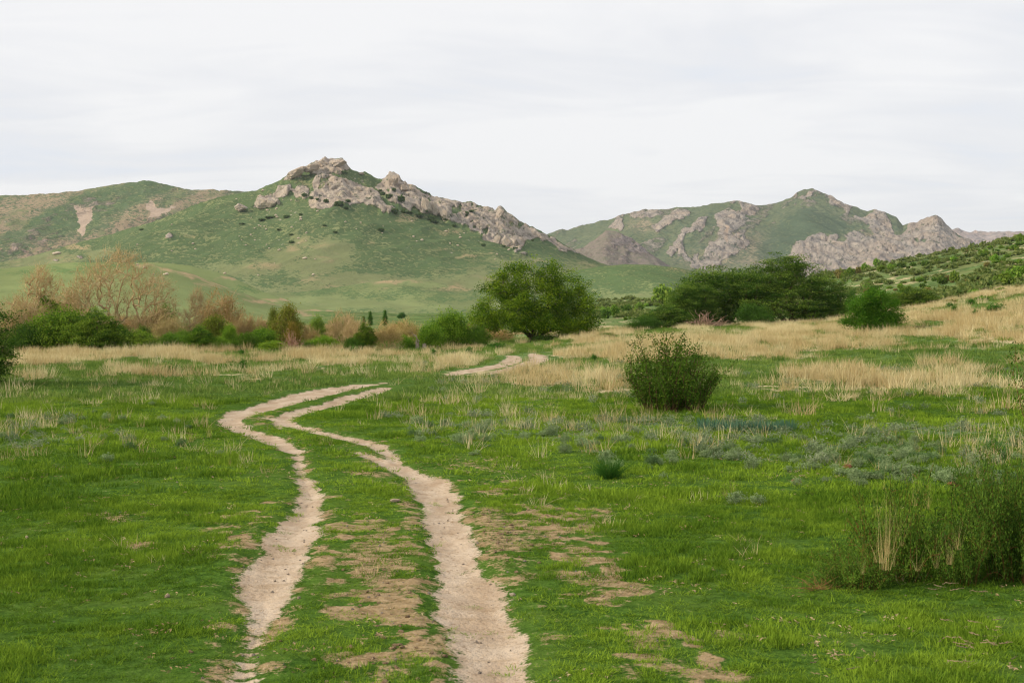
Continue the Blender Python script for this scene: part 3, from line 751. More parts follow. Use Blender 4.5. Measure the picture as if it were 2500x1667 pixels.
class Skel:
    def __init__(s):
        s.P, s.par = [], []
    def add(s, p, parent):
        s.P.append(np.array(p, float)); s.par.append(parent); return len(s.P) - 1
    def line(s, pts, parent=-1, sub=3, jit=0.0, rng=None):
        last = parent
        prev = None
        out = []
        for q in pts:
            q = np.array(q, float)
            if prev is not None:
                for k_ in range(1, sub):
                    t = k_ / sub
                    p = prev * (1 - t) + q * t
                    if rng is not None: p = p + rng.normal(0, jit, 3)
                    last = s.add(p, last); out.append(last)
            last = s.add(q, last); out.append(last)
            prev = q
        return out
    def connect(s, tips, rng, sub=3, arch=0.1, jit=0.06, base=None):
        base = s.P[0] if base is None else base
        tips = np.array(tips)
        order = np.argsort(np.linalg.norm(tips - base, axis=1))
        P = np.zeros((len(s.P) + len(tips) * sub, 3)); n = len(s.P); P[:n] = s.P
        ends = []
        for i in order:
            q = tips[i]
            d = np.linalg.norm(P[:n] - q, axis=1)
            far = np.linalg.norm(P[:n] - base, axis=1) > np.linalg.norm(q - base) * 0.97
            d = d + far * 1000 + 0.25 * np.abs(P[:n, 2] - q[2]) * (P[:n, 2] > q[2])
            j = int(np.argmin(d)); p0 = P[j]; L = np.linalg.norm(q - p0); last = j
            for k_ in range(1, sub + 1):
                t = k_ / sub
                p = p0 * (1 - t) + q * t
                if k_ < sub:
                    p = p + rng.normal(0, jit * L, 3); p[2] += arch * L * math.sin(math.pi * t)
                last = s.add(p, last); P[n] = p; n += 1
            ends.append(last)
        return ends
    def radii(s, tip=0.006, ex=2.3, base=None):
        n = len(s.P); a = np.zeros(n); kids = np.zeros(n, int)
        for i in range(n):
            if s.par[i] >= 0: kids[s.par[i]] += 1
        for i in range(n - 1, -1, -1):
            if kids[i] == 0: a[i] += tip ** ex
            if s.par[i] >= 0: a[s.par[i]] += a[i]
        r = a ** (1 / ex)
        if base: 
            k_ = math.log(base / tip) / math.log(max(r.max() / tip, 1.01))
            r = tip * (r / tip) ** k_
        return r
    def tubes(s, r, sides=4, rmin_sides=0.02):
        P = np.array(s.P); par = np.array(s.par); e = np.where(par >= 0)[0]
        if len(e) == 0: return np.zeros((0, 3)), np.zeros((0, 4), int)
        A, B = P[par[e]], P[e]
        ra, rb = r[par[e]], r[e]
        ra = np.minimum(ra, rb * 2.2)
        d = unit(B - A)
        up = np.where(np.abs(d[:, 2:3]) > 0.9, np.array([[1., 0, 0]]), np.array([[0, 0, 1.]]))
        x = unit(np.cross(d, up)); y = np.cross(d, x)
        Vs, Qs = [], []; off = 0
        th = np.arange(sides) / sides * 2 * math.pi
        ca, sa = np.cos(th), np.sin(th)
        ring = x[:, None] * ca[None, :, None] + y[:, None] * sa[None, :, None]
        VA = A[:, None] + ring * ra[:, None, None]; VB = B[:, None] + ring * rb[:, None, None]
        V = np.concatenate([VA, VB], 1).reshape(-1, 3)
        b = np.arange(len(e))[:, None] * (2 * sides); i = np.arange(sides)[None]; i2 = (i + 1) % sides
        Q = np.stack([b + i, b + i2, b + sides + i2, b + sides + i], -1).reshape(-1, 4)
        return V, Q

def leaves(rng, C, size, spread, n, flat=0.8, up=0.35, aspect=0.55, clump=0.35, drift=None):
    """n leaves round every centre C; returns V, Q, per-face tint"""
    C = np.asarray(C)
    ct = rng.random(len(C))
    c = np.repeat(C, n, 0)
    off = rng.normal(0, 1, c.shape) * spread; off[:, 2] *= flat
    p = c + off
    if drift is not None: p = p + drift
    nrm = unit(rng.normal(0, 1, c.shape) + np.array([0, 0, up * 2]))
    t1 = unit(np.cross(nrm, rng.normal(0, 1, c.shape))); t2 = np.cross(nrm, t1)
    s = size * rng.uniform(0.6, 1.35, len(p))[:, None]
    a = t1 * s * 0.5; b = t2 * s * 0.5 * aspect
    bend = nrm * s * 0.10
    V = np.stack([p - a, p + b + bend, p + a, p - b + bend], 1).reshape(-1, 3)
    Q = np.arange(len(p) * 4).reshape(-1, 4)
    tint = np.clip(0.5 + (np.repeat(ct, n) - 0.5) * clump * 2 + rng.normal(0, 0.2, len(p)), 0, 1)
    return V, Q, tint

def merge(parts):
    Vs, Qs, off, Ts = [], [], 0, []
    for p in parts:
        Vs.append(p[0]); Qs.append(p[1] + off); off += len(p[0])
        Ts.append(p[2] if len(p) > 2 else np.full(len(p[1]), 0.5))
    return np.vstack(Vs), np.vstack(Qs), np.concatenate(Ts)

def leafmesh(name, V, Q, tint, smooth=False):
    me = quads_mesh(name, V, Q, smooth)
    set_attr(me, 'tint', tint, 'FACE')
    return me

def lobe_points(rng, lobes, n, surf=0.55):
    """lobes: (cx, cy, cz, rx, ry, rz, weight)"""
    L = np.array(lobes, float); w = L[:, 6] / L[:, 6].sum()
    k_ = rng.choice(len(L), n, p=w)
    d = unit(rng.normal(0, 1, (n, 3)))
    r = rng.uniform(surf, 1.0, n)[:, None] ** 0.7
    r = np.where(rng.random(n)[:, None] < 0.18, rng.random(n)[:, None] ** 0.5 * 0.9, r)
    p = L[k_, :3] + d * r * L[k_, 3:6]
    return p[p[:, 2] > 0.02]

def plant(name, rng, trunk, lobes, ntips, leaf, nleaf, spread, bark, lmat, base_r=0.08, tip_r=0.006, arch=0.12, flat=0.7, extra=None, crown_name='crown', trunk_name='trunk', up=0.35, jit=0.07, surf=0.5, shoots=0, shoot_len=0.3, inner=0.5, tsides=4, clump=0.4, shoot_z=0.2):
    """prototype: returns (trunk mesh, crown mesh); built round the base at the origin"""
    sk = Skel()
    for t in trunk:
        sk.line(t, -1, 3, 0.02 * base_r / 0.08, rng)
    tips = lobe_points(rng, lobes, ntips, surf)
    ends = sk.connect(tips, rng, 3, arch, jit)
    cents = [np.array([sk.P[e_] for e_ in ends])]
    # second-order twigs
    P = np.array(sk.P); bidx = rng.choice(ends, int(len(ends) * 0.9))
    for b in bidx:
        d = unit(P[b] - P[sk.par[b]] + rng.normal(0, 0.35, 3) * np.linalg.norm(P[b] - P[sk.par[b]]))
        q = P[b] + (d + rng.normal(0, 0.45, 3)) * spread * 1.8
        e1 = sk.add(q, int(b)); cents.append(np.array([q]))
    if shoots:
        top = [e_ for e_ in ends if sk.P[e_][2] > shoot_z]
        for e_ in rng.choice(top, shoots):
            p = sk.P[e_]; last = int(e_); out = unit(np.array([p[0], p[1], 0.0]) + 1e-6)
            d = unit(out * 0.35 + np.array([0, 0, 1.0]) + rng.normal(0, 0.25, 3)); L = shoot_len * rng.uniform(0.5, 1.2)
            for k_ in range(4):
                p = p + d * L / 4 + rng.normal(0, 0.02, 3) * L; last = sk.add(p, last); cents.append(np.array([p]))
    r = sk.radii(tip_r, 2.3, base_r)
    V1, Q1 = sk.tubes(r, tsides)
    C = np.vstack(cents)
    parts = [leaves(rng, C, leaf, spread, nleaf, flat, up, clump=clump)]
    if inner:
        allp = np.array(sk.P); pick = allp[rng.choice(len(allp), int(len(C) * inner))]
        pick = pick[pick[:, 2] > 0.12 * allp[:, 2].max()]
        V_, Q_, T_ = leaves(rng, pick, leaf, spread * 1.1, max(2, nleaf // 2), flat, up)
        parts.append((V_, Q_, T_ * 0.7))
    V2, Q2, T2 = merge(parts)
    V2[:, 2] = np.maximum(V2[:, 2], 0.01)
    m1 = quads_mesh(name + '_' + trunk_name, V1, Q1); m1.materials.append(bark)
    m2 = leafmesh(name + '_' + crown_name, V2, Q2, T2); m2.materials.append(lmat)
    return dict(parts=[(trunk_name, m1), (crown_name, m2)], size=ext(V2))

def fan_bush(seed, nst, R, H, lmat, bark, leaf=.03, step=.05, nleaf=5, spread=.03, arch=.5, lean=.55, side=3, zflat=.7, rad=(.008, .0015), base_r=.12, low=0, hp=.6):
    """a shrub made of many stems fanning out of the ground, each leafy along its length"""
    rg = rs(seed); sk = Skel(); C = []; rr = []
    def shoot(p, d, L, last, r0, leafy=.12):
        n_ = max(4, int(L / step)); d = unit(d)
        for k_ in range(n_):
            t = k_ / n_
            d = unit(d + rg.normal(0, .09, 3) + np.array([0, 0, .05 - arch * .10 * t]))
            p = p + d * L / n_; p[2] = max(p[2], .02)
            last = sk.add(p, last); rr.append(r0 * (1 - .8 * t))
            if t > leafy: C.append(p.copy())
            if side and t > .2 and rg.random() < .10 * side: 
                yield p.copy(), unit(d + rg.normal(0, .75, 3)), L * rg.uniform(.15, .4) * (1 - t * .5), last, r0 * .5
    for i in range(nst):
        a = rg.uniform(0, 6.283); q = rg.random() ** .6
        b = np.array([math.cos(a), math.sin(a), 0]) * base_r * q
        out = np.array([math.cos(a), math.sin(a) * zflat, 0]) * lean * q * rg.uniform(.6, 1.5)
        hh = H * (1 - hp * q ** 1.8 * rg.uniform(.6, 1)) * rg.uniform(.40, 1.15)
        root = sk.add(b + np.array([0, 0, .0]), -1); rr.append(rad[0])
        subs = list(shoot(b, out * R / max(H, .1) * 1.6 + np.array([0, 0, 1.]), math.hypot(hh, R * q * .8), root, rad[0]))
        for (p, d, L, last, r0) in subs:
            for _ in shoot(p, d, max(L, .1), last, max(r0, rad[1] * 1.5), 0): pass
    if low:
        lp = lobe_points(rg, [(0, 0, H * .22, R * .85, R * .6, H * .22, 1)], low, .4); C.extend(list(lp))
    V1, Q1 = sk.tubes(np.maximum(np.array(rr), rad[1]), 3)
    V2, Q2, T2 = leaves(rg, np.array(C), leaf, spread, nleaf, .9, .35, clump=.45)
    V2[:, 2] = np.maximum(V2[:, 2], .005)
    m1 = quads_mesh('bush_stems', V1, Q1); m1.materials.append(bark)
    m2 = leafmesh('bush_foliage', V2, Q2, T2); m2.materials.append(lmat)
    return dict(parts=[('stems', m1), ('foliage', m2)], size=ext(V2))

def ext(V):
    lo = np.percentile(V, 0.5, axis=0); hi = np.percentile(V, 99.5, axis=0)
    return np.array([hi[0] - lo[0], hi[1] - lo[1], hi[2], (hi[0] + lo[0]) / 2, (hi[1] + lo[1]) / 2])

def put(proto, name, label, cat, x, y, w=None, h=None, rot=0.0, group=None, color=None, z=None, sink=0.03, kind=None):
    """a thing: Empty at its base + copies of the parts (shared meshes)"""
    if z is None: z = float(gz(x, y)[0])
    s = proto['size']
    c_, s_ = abs(math.cos(rot)), abs(math.sin(rot))
    sx = (w / (s[0] * c_ + s[1] * s_)) if w else 1.0
    szz = (h / s[2]) if h else sx
    if len(proto['parts']) == 1:
        o = link(name, proto['parts'][0][1])
        objs = [o]
    else:
        o = link(name, None)
        objs = [link(n_, m_, None, o) for n_, m_ in proto['parts']]
    o.location = (x, y, z - sink * (h or s[2]) * 0.5); o.rotation_euler = (0, 0, rot); o.scale = (sx, sx, szz)
    if color:
        for q in objs: q.color = (*color, 1)
    tag(o, label, cat, group, kind)
    return o

def put_px(proto, name, label, cat, u, vtop, wpx, Y, vb=None, **kw):
    """stand a plant at depth Y; its top and width are given as they were traced from the photograph"""
    x = (u - 1250) / F * Y
    z = float(gz(x, Y)[0])
    zt = HC + (VH - vtop) / F * Y
    return put(proto, name, label, cat, x, Y, w=wpx / F * Y, h=max(zt - z, 0.1), z=z, **kw)

rs = lambda s_: np.random.default_rng(s_)

# --- the lone spreading tree in the middle
rg = rs(11)
elm = plant('spreading_tree', rg,
    [[(0, 0, -0.1), (-.15, 0, .5), (-.7, .1, 1.2), (-1.7, -.3, 2.3)], [(0.1, 0, 0), (.1, .1, .6), (0, 0, 1.6), (-.5, .5, 3.2)], [(.2, 0, 0), (.5, 0, .7), (1.2, -.2, 1.4), (2.0, .2, 2.4)],
     [(.15, .1, 0), (.5, .3, .9), (.9, .6, 2.0), (1.0, .5, 3.4)], [(0, -.1, 0), (0, -.5, .9), (.2, -1.1, 1.9), (.1, -1.3, 2.8)], [(-.1, 0, .0), (-.5, .4, .8), (-1.1, 1.1, 1.9)], [(.1, 0, .1), (.9, .1, .75), (2.1, 0, .95), (3.0, -.1, 1.0)], [(-.1, 0, .4), (-1.0, -.3, 1.3), (-2.3, -.2, 1.6), (-3.0, -.3, 1.6)]],
    [(-2.1, 0, 2.6, 1.45, 1.5, 1.25, 2.4), (-2.9, 0, 1.75, .9, 1.2, .75, 1.1), (-.8, .2, 4.0, 1.5, 1.5, 1.15, 2.4), (-1.6, .4, 3.6, 1.1, 1.4, 1.0, 1.4), (.95, 0, 3.75, .8, 1.2, 1.1, 1.2), (2.0, 0, 3.45, 1.15, 1.3, 1.15, 1.9),
     (2.5, 0, 2.4, 1.3, 1.4, .9, 1.7), (2.9, 0, 1.35, 1.1, 1.1, .65, 1.5), (.4, -.8, 2.5, 1.6, 1.1, 1.0, 2.0), (-.9, -.9, 2.2, 1.1, .9, .7, 1.3), (-1.7, 0, 1.7, .9, 1.1, .45, .8), (.9, .9, 2.3, 1.5, .8, .9, 1.2), (1.4, 0, 1.6, 1.0, .9, .4, .6), (-.2, -.7, 1.45, 1.2, .7, .45, 1.2), (-2.4, -.3, 1.1, .9, .8, .45, 1.0), (1.5, -.5, 1.1, 1.1, .7, .4, 1.1), (3.0, 0, .9, .8, .8, .4, .8), (-.9, -.9, 1.1, 1.0, .6, .4, 1.0), (.6, -1.0, 1.2, 1.1, .6, .45, 1.0), (-2.9, -.2, 1.05, .8, .8, .4, .8), (2.1, -.5, 1.0, 1.0, .7, .4, .9)],
    760, 0.10, 38, 0.19, M_BARK, M_ELM, base_r=0.17, tip_r=0.003, inner=0.2, shoots=70, shoot_len=0.45, up=0.45, surf=0.45, clump=0.8)
ob = put_px(elm, 'spreading_tree', 'broad leafy yellow-green tree with forked dark trunk standing alone by the track end', 'tree', 1300, 640, 300, 92, vb=840)

# basal sprouts and a fallen dead limb
rg = rs(12)
sprout = plant('small_bush', rg, [[(0, 0, 0), (.02, 0, .2)], [(0, 0, 0), (.15, .1, .3)], [(0, 0, 0), (-.15, -.1, .3)]],
    [(0, 0, .45, .6, .5, .4, 1), (.3, 0, .4, .4, .4, .3, .6), (-.3, .1, .35, .4, .4, .3, .6)], 130, 0.075, 9, 0.09, M_BARK, M_DENSE, base_r=.025, tip_r=.004, crown_name='foliage', trunk_name='stems', shoots=14, shoot_len=.2)
put_px(sprout, 'bush', 'dense dark sprouts hiding the foot of the lone tree on its right', 'bush', 1330, 815, 70, 90.8)

# --- layered hawthorns: flat tiers of leaves
def hawthorn(seed, lobes, trunks, tips, leaf=0.10, nl=44, spread=.24, mat=None, shoots=20, br=.14, inner=.6, flat=.28):
    return plant('layered_tree', rs(seed), trunks, lobes, int(tips * .45), leaf, nl, spread, M_BARK, mat or M_HAW, base_r=br, tip_r=.003, flat=flat, arch=.18, up=.55, shoots=shoots, shoot_len=.3, surf=.6, inner=inner * .5, clump=.85)
haw1 = hawthorn(21, [(-.3, 0, 4.0, 1.1, 1.2, .75, 1.4), (.7, 0, 3.2, 1.5, 1.4, .9, 1.6), (-1.3, 0, 3.0, 1.2, 1.4, .9, 1.4), (1.6, 0, 2.3, 1.3, 1.3, .8, 1.5), (-1.6, 0, 1.9, 1.3, 1.4, .9, 1.6), (2.1, 0, 1.3, 1.1, 1.2, .7, 1.2), (0, -.8, 2.1, 1.8, 1.0, 1.1, 1.8), (-.6, -.7, 1.0, 1.9, 1.1, .8, 1.5), (1.1, -.4, .9, 1.3, 1.1, .6, 1.1)],
    [[(0, 0, 0), (.1, 0, 1), (-.1, 0, 2.5), (-.2, 0, 3.8)], [(.1, 0, 0), (.8, 0, 1.0), (1.6, 0, 2.0)], [(-.1, 0, 0), (-.8, 0, .9), (-1.5, 0, 2.2)], [(0, -.1, 0), (0, -.9, 1.2)]], 1150, inner=.6)
haw2 = hawthorn(22, [(-1.4, 0, 2.7, 1.0, 1.1, .6, 1.2), (0, 0, 3.0, 1.2, 1.2, .55, 1.4), (1.3, 0, 2.9, 1.1, 1.2, .6, 1.3), (-2.0, 0, 1.8, 1.1, 1.2, .7, 1.3), (-.5, -.5, 2.0, 1.5, 1.1, .8, 1.6), (1.4, -.3, 1.9, 1.4, 1.1, .8, 1.5), (0, -.5, 1.0, 1.8, 1.1, .8, 1.5), (1.8, 0, 1.0, 1.0, 1.1, .7, 1.1), (-1.9, 0, .9, 1.0, 1.0, .6, 1.0)],
    [[(0, 0, 0), (0, 0, 1), (.1, 0, 2.5)], [(.1, 0, 0), (.8, 0, 1.0), (1.3, 0, 2.4)], [(-.1, 0, 0), (-.8, 0, .9), (-1.5, 0, 2.2)], [(0, -.1, 0), (0, -.9, 1.2)]], 1050)
haw3 = hawthorn(23, [(0, 0, 1.5, 1.0, 1.0, .6, 1.2), (.7, 0, 1.0, .9, .9, .5, 1.2), (-.8, 0, .9, .9, .9, .55, 1.2), (0, -.3, .6, 1.2, .8, .5, 1.2)],
    [[(0, 0, 0), (0, 0, .7), (.1, 0, 1.3)], [(.1, 0, 0), (.5, 0, .5)], [(-.1, 0, 0), (-.6, 0, .5)]], 480, leaf=.085, spread=.17, br=.06)
bush_r = plant('round_bush', rs(24), [[(0, 0, 0), (0, 0, .5)], [(0, 0, 0), (.4, .1, .5)], [(0, 0, 0), (-.4, 0, .5)], [(0, 0, 0), (0, -.4, .5)]],
    [(0, 0, .95, .95, .9, .55, 1.5), (.7, .1, .6, .65, .6, .45, 1), (-.7, 0, .65, .65, .6, .45, 1), (0, -.5, .5, .9, .5, .45, 1), (-.3, .2, 1.2, .5, .5, .35, .6), (.4, -.1, 1.15, .45, .5, .3, .5)], 240, .08, 26, .17, M_BARK, M_LIGHT, base_r=.04, tip_r=.003, crown_name='foliage', trunk_name='stems', up=.45, shoots=14, shoot_len=.25, clump=.85)
bush_d = plant('round_bush', rs(25), [[(0, 0, 0), (0, 0, .5)], [(0, 0, 0), (.4, .1, .5)], [(0, 0, 0), (-.4, 0, .5)]],
    [(-.2, 0, .9, .85, .9, .55, 1.3), (.6, .1, .75, .75, .6, .5, 1.1), (-.8, 0, .45, .6, .6, .35, .9), (.1, -.5, .5, .9, .5, .4, 1), (.35, .2, 1.15, .5, .5, .4, .6)], 240, .08, 26, .17, M_BARK, M_DENSE, base_r=.04, tip_r=.003, crown_name='foliage', trunk_name='stems', up=.45, shoots=24, shoot_len=.3)
bush_o = plant('upright_bush', rs(26), [[(0, 0, 0), (0, 0, .8)], [(0, 0, 0), (.3, .1, .9)], [(0, 0, 0), (-.3, 0, .9)]],
    [(0, 0, 1.7, .65, .6, .55, 1.3), (.45, .1, 1.2, .55, .6, .5, 1.1), (-.5, 0, 1.2, .55, .6, .45, .9), (.1, -.3, .8, .8, .5, .5, 1), (.15, .1, 2.1, .35, .35, .35, .5)], 460, .085, 10, .13, M_DEAD, M_OLIVE, base_r=.05, tip_r=.004, crown_name='foliage', trunk_name='stems', up=.2, shoots=20, shoot_len=.35, inner=.3)

# --- leafless, budding willows: hazes of fine tan twigs
def bare(seed, stems, ntips, reach, tw=7, twl=.42, lobes=None, budn=2, bud=.05, br=.09, tipr=.009):
    rg = rs(seed); sk = Skel()
    for t in stems: sk.line(t, -1, 3, .04, rg)
    tips = lobe_points(rg, lobes, ntips, .3)
    ends = sk.connect(tips, rg, 3, .10, .09)
    C = []
    for e_ in ends:
        p0 = np.array(sk.P[e_]); d0 = unit(p0 - np.array(sk.P[sk.par[e_]]))
        for k_ in range(tw):
            d = unit(d0 + rg.normal(0, .55, 3) + np.array([0, 0, .35])); last = int(e_); p = p0.copy(); L = twl * rg.uniform(.5, 1.2)
            for j in range(2):
                p = p + d * L / 2 + rg.normal(0, .04, 3) * L; last = sk.add(p, last)
                if rg.random() < .6: C.append(p.copy())
    r = sk.radii(tipr, 2.6, br)
    V1, Q1 = sk.tubes(r, 3)
    V2, Q2, T2 = leaves(rg, np.array(C), bud, .07, budn, 1, 0, aspect=.4)
    m1 = quads_mesh('bare_twigs', V1, Q1); m1.materials.append(M_TWIG)
    m2 = leafmesh('bare_buds', V2, Q2, T2); m2.materials.append(M_BUD)
    return dict(parts=[('branches', m1), ('buds', m2)], size=ext(V1))
bareA = bare(31, [[(0, 0, 0), (.0, 0, 1.2), (-.1, 0, 2.0), (.3, 0, 3.4), (.7, 0, 4.4)], [(.0, 0, 1.2), (-.3, .1, 2.3), (-.8, .1, 3.3), (-1.1, 0, 4.2)], [(-.2, 0, 0), (-.7, 0, .9), (-1.0, 0, 1.7), (-1.8, .1, 2.8), (-2.0, .2, 3.6)], [(-.3, 0, 0), (-1.3, 0, .9), (-2.4, .2, 1.5)],
                  [(.2, 0, 0), (.8, 0, .9), (1.3, .1, 1.7), (2.3, .1, 2.8)], [(.9, .1, 0), (1.6, 0, .8), (2.2, .1, 1.5), (2.8, .1, 1.9)], [(0, .1, .2), (.2, .8, 1.4), (.2, 1.1, 2.8)]],
    560, 3, lobes=[(0, 0, 3.9, 1.6, 1.3, .9, 2.6), (-1.5, 0, 3.1, 1.2, 1.1, .9, 1.8), (1.8, 0, 2.8, 1.2, 1.1, .9, 1.9), (-2.2, 0, 1.9, 1.0, 1, .7, 1.1), (2.5, 0, 1.9, .9, .9, .7, 1.0), (0, 0, 2.3, 1.4, 1, .8, 1.0), (0, 0, 1.2, 1.5, 1, .6, .7)], tw=6, twl=.50, br=.11, tipr=.0036)
bareB = bare(32, [[(0, 0, 0), (.2, 0, 1.0), (.6, 0, 2.2), (.8, 0, 3.2)], [(0, 0, 0), (-.2, 0, 1.0), (-.5, 0, 2.0)], [(.1, 0, 0), (.5, 0, .8), (1.0, 0, 1.4)]],
    230, 2, lobes=[(.7, 0, 3.0, .75, .7, .8, 2), (.4, 0, 2.0, .9, .8, .7, 1.5), (-.4, 0, 1.7, .8, .8, .7, 1.2), (.2, 0, .9, 1.1, .8, .5, 1.0)], tw=6, twl=.48, br=.07, tipr=.004)
bareC = bare(33, [[(0, 0, 0), (.1, 0, .6)], [(0, 0, 0), (.4, 0, .6), (.7, 0, 1.1)], [(0, 0, 0), (-.4, 0, .6), (-.7, 0, 1.1)]],
    210, 1, lobes=[(0, 0, 1.1, .8, .7, .6, 2), (.5, 0, .8, .6, .6, .5, 1.2), (-.5, 0, .8, .6, .6, .5, 1.2)], tw=7, twl=.40, br=.035, tipr=.004, budn=3)

# --- mid-field bush, spiky crown
rg = rs(41)
spiky = fan_bush(41, 110, .85, 1.55, M_DENSE, M_BARK, leaf=.042, step=.06, nleaf=7, spread=.045, arch=.5, lean=.6, side=3, rad=(.010, .0018), base_r=.55, hp=.62, low=420)
x_, y_ = ground_hit(1640, 1002)
put(spiky, 'bush', 'dark green bush with spiky upright shoots standing alone in the middle of the meadow', 'bush', x_, y_, w=222 / F * y_, h=186 / F * y_, color=(1.15, 1.0, .75))

# --- tree cluster on the right of centre
put_px(haw1, 'tree', 'tallest and rightmost tree of the dark layered clump right of centre', 'tree', 1930, 626, 270, 104)
put_px(haw2, 'tree', 'middle tree of the dark layered clump, behind the heap of dead branches', 'tree', 1768, 652, 250, 106)
put_px(haw2, 'tree', 'left shoulder tree of the dark layered clump, lower than the middle one', 'tree', 1690, 690, 150, 103, rot=.4)
put_px(haw3, 'bush', 'dark bush at the left foot of the layered clump', 'bush', 1625, 745, 130, 100)
put_px(bush_d, 'bush', 'low dark bush trailing farthest left of the layered clump', 'bush', 1570, 772, 90, 98)
put_px(haw3, 'bush', 'low bush filling the right foot of the layered clump', 'bush', 2040, 735, 100, 104, rot=.8)
put_px(bush_d, 'bush', 'bush under the layered clump between its two big trees', 'bush', 1845, 742, 120, 101, rot=2)
# heap of dead branches
rg = rs(43); sk = Skel()
for i in range(150):
    a = rg.uniform(0, 2 * math.pi); r0 = rg.uniform(0, .9)
    p = np.array([r0 * math.cos(a), r0 * math.sin(a) * .6, 0.02]); last = sk.add(p, -1)
    d = unit(np.array([rg.normal(0, .8), rg.normal(0, .5), rg.uniform(.15, 1.0)])); L = rg.uniform(.5, 1.5)
    for k_ in range(4):
        d = unit(d + rg.normal(0, .25, 3) - np.array([0, 0, .12])); p = p + d * L / 4; p[2] = max(p[2], .02); last = sk.add(p, last)
        if rg.random() < .5: sk.add(p + unit(d + rg.normal(0, .8, 3)) * .25, last)
V1, Q1 = sk.tubes(sk.radii(.012, 2.3, .035), 4)
heap = dict(parts=[('branch_pile', quads_mesh('branch_pile', V1, Q1))], size=ext(V1)); heap['parts'][0][1].materials.append(M_DEAD)
put_px(heap, 'branch_pile', 'heap of dry brown dead branches against the dark tree clump', 'branch pile', 1722, 762, 105, 98.5)

# --- right: small bright tree and the bush behind it
smalltree = plant('small_tree', rs(44), [[(0, 0, 0), (0, 0, .6), (.05, 0, 1.6)], [(0, 0, .1), (-.4, 0, .9), (-.6, 0, 1.6)], [(0, 0, .1), (.5, 0, .8), (.9, 0, 1.2)], [(0, 0, .1), (.2, -.3, .8)]],
    [(0, 0, 2.15, .7, .7, .45, 1.2), (-.5, 0, 1.7, .7, .7, .5, 1.2), (.45, 0, 1.6, .8, .7, .55, 1.3), (.9, 0, 1.0, .65, .6, .35, 1), (-.6, -.2, .85, .7, .6, .35, 1), (0, -.4, .55, 1.0, .5, .35, 1.1), (0, -.3, 1.2, .7, .5, .4, .8), (.35, 0, 2.4, .35, .3, .3, .4), (-1.15, 0, .75, .3, .3, .15, .3)], 420, .08, 32, .14, M_RED, M_LIGHT, base_r=.05, tip_r=.003, shoots=24, shoot_len=.3, inner=.25, up=.4, clump=.7)
x_, y_ = ground_hit(2128, 815)
put_px(smalltree, 'tree', 'small bright green tree with orange branches in the dry grass on the right', 'tree', 2128, 703, 148, min(y_, 82), color=(.52, .72, .42))
put_px(haw3, 'bush', 'wide grey-green bush just behind the small tree with orange branches', 'bush', 2225, 700, 130, 108, color=(1.25, 1.15, 1.1))
put_px(bush_d, 'bush', 'small dark bush between the layered clump and the small tree, further off', 'bush', 2078, 706, 34, 150)
rust = plant('low_bush', rs(45), [[(0, 0, 0), (0, 0, .2)], [(0, 0, 0), (.1, 0, .2)]], [(0, 0, .25, .4, .3, .2, 1), (.2, 0, .35, .2, .2, .15, .5)], 110, .05, 7, .06, M_RED, M_OLIVE, base_r=.015, tip_r=.004, crown_name='foliage', trunk_name='stems', shoots=20, shoot_len=.2, inner=.2)
put_px(rust, 'bush', 'low rusty orange and green bush in the dry grass right of the small tree', 'bush', 2232, 812, 48, 72, color=(1.0, .8, .6))
put_px(bush_d, 'bush', 'olive bush just right of the track end and the lone tree', 'bush', 1478, 812, 56, 84, color=(1.5, 1.3, 1.1))
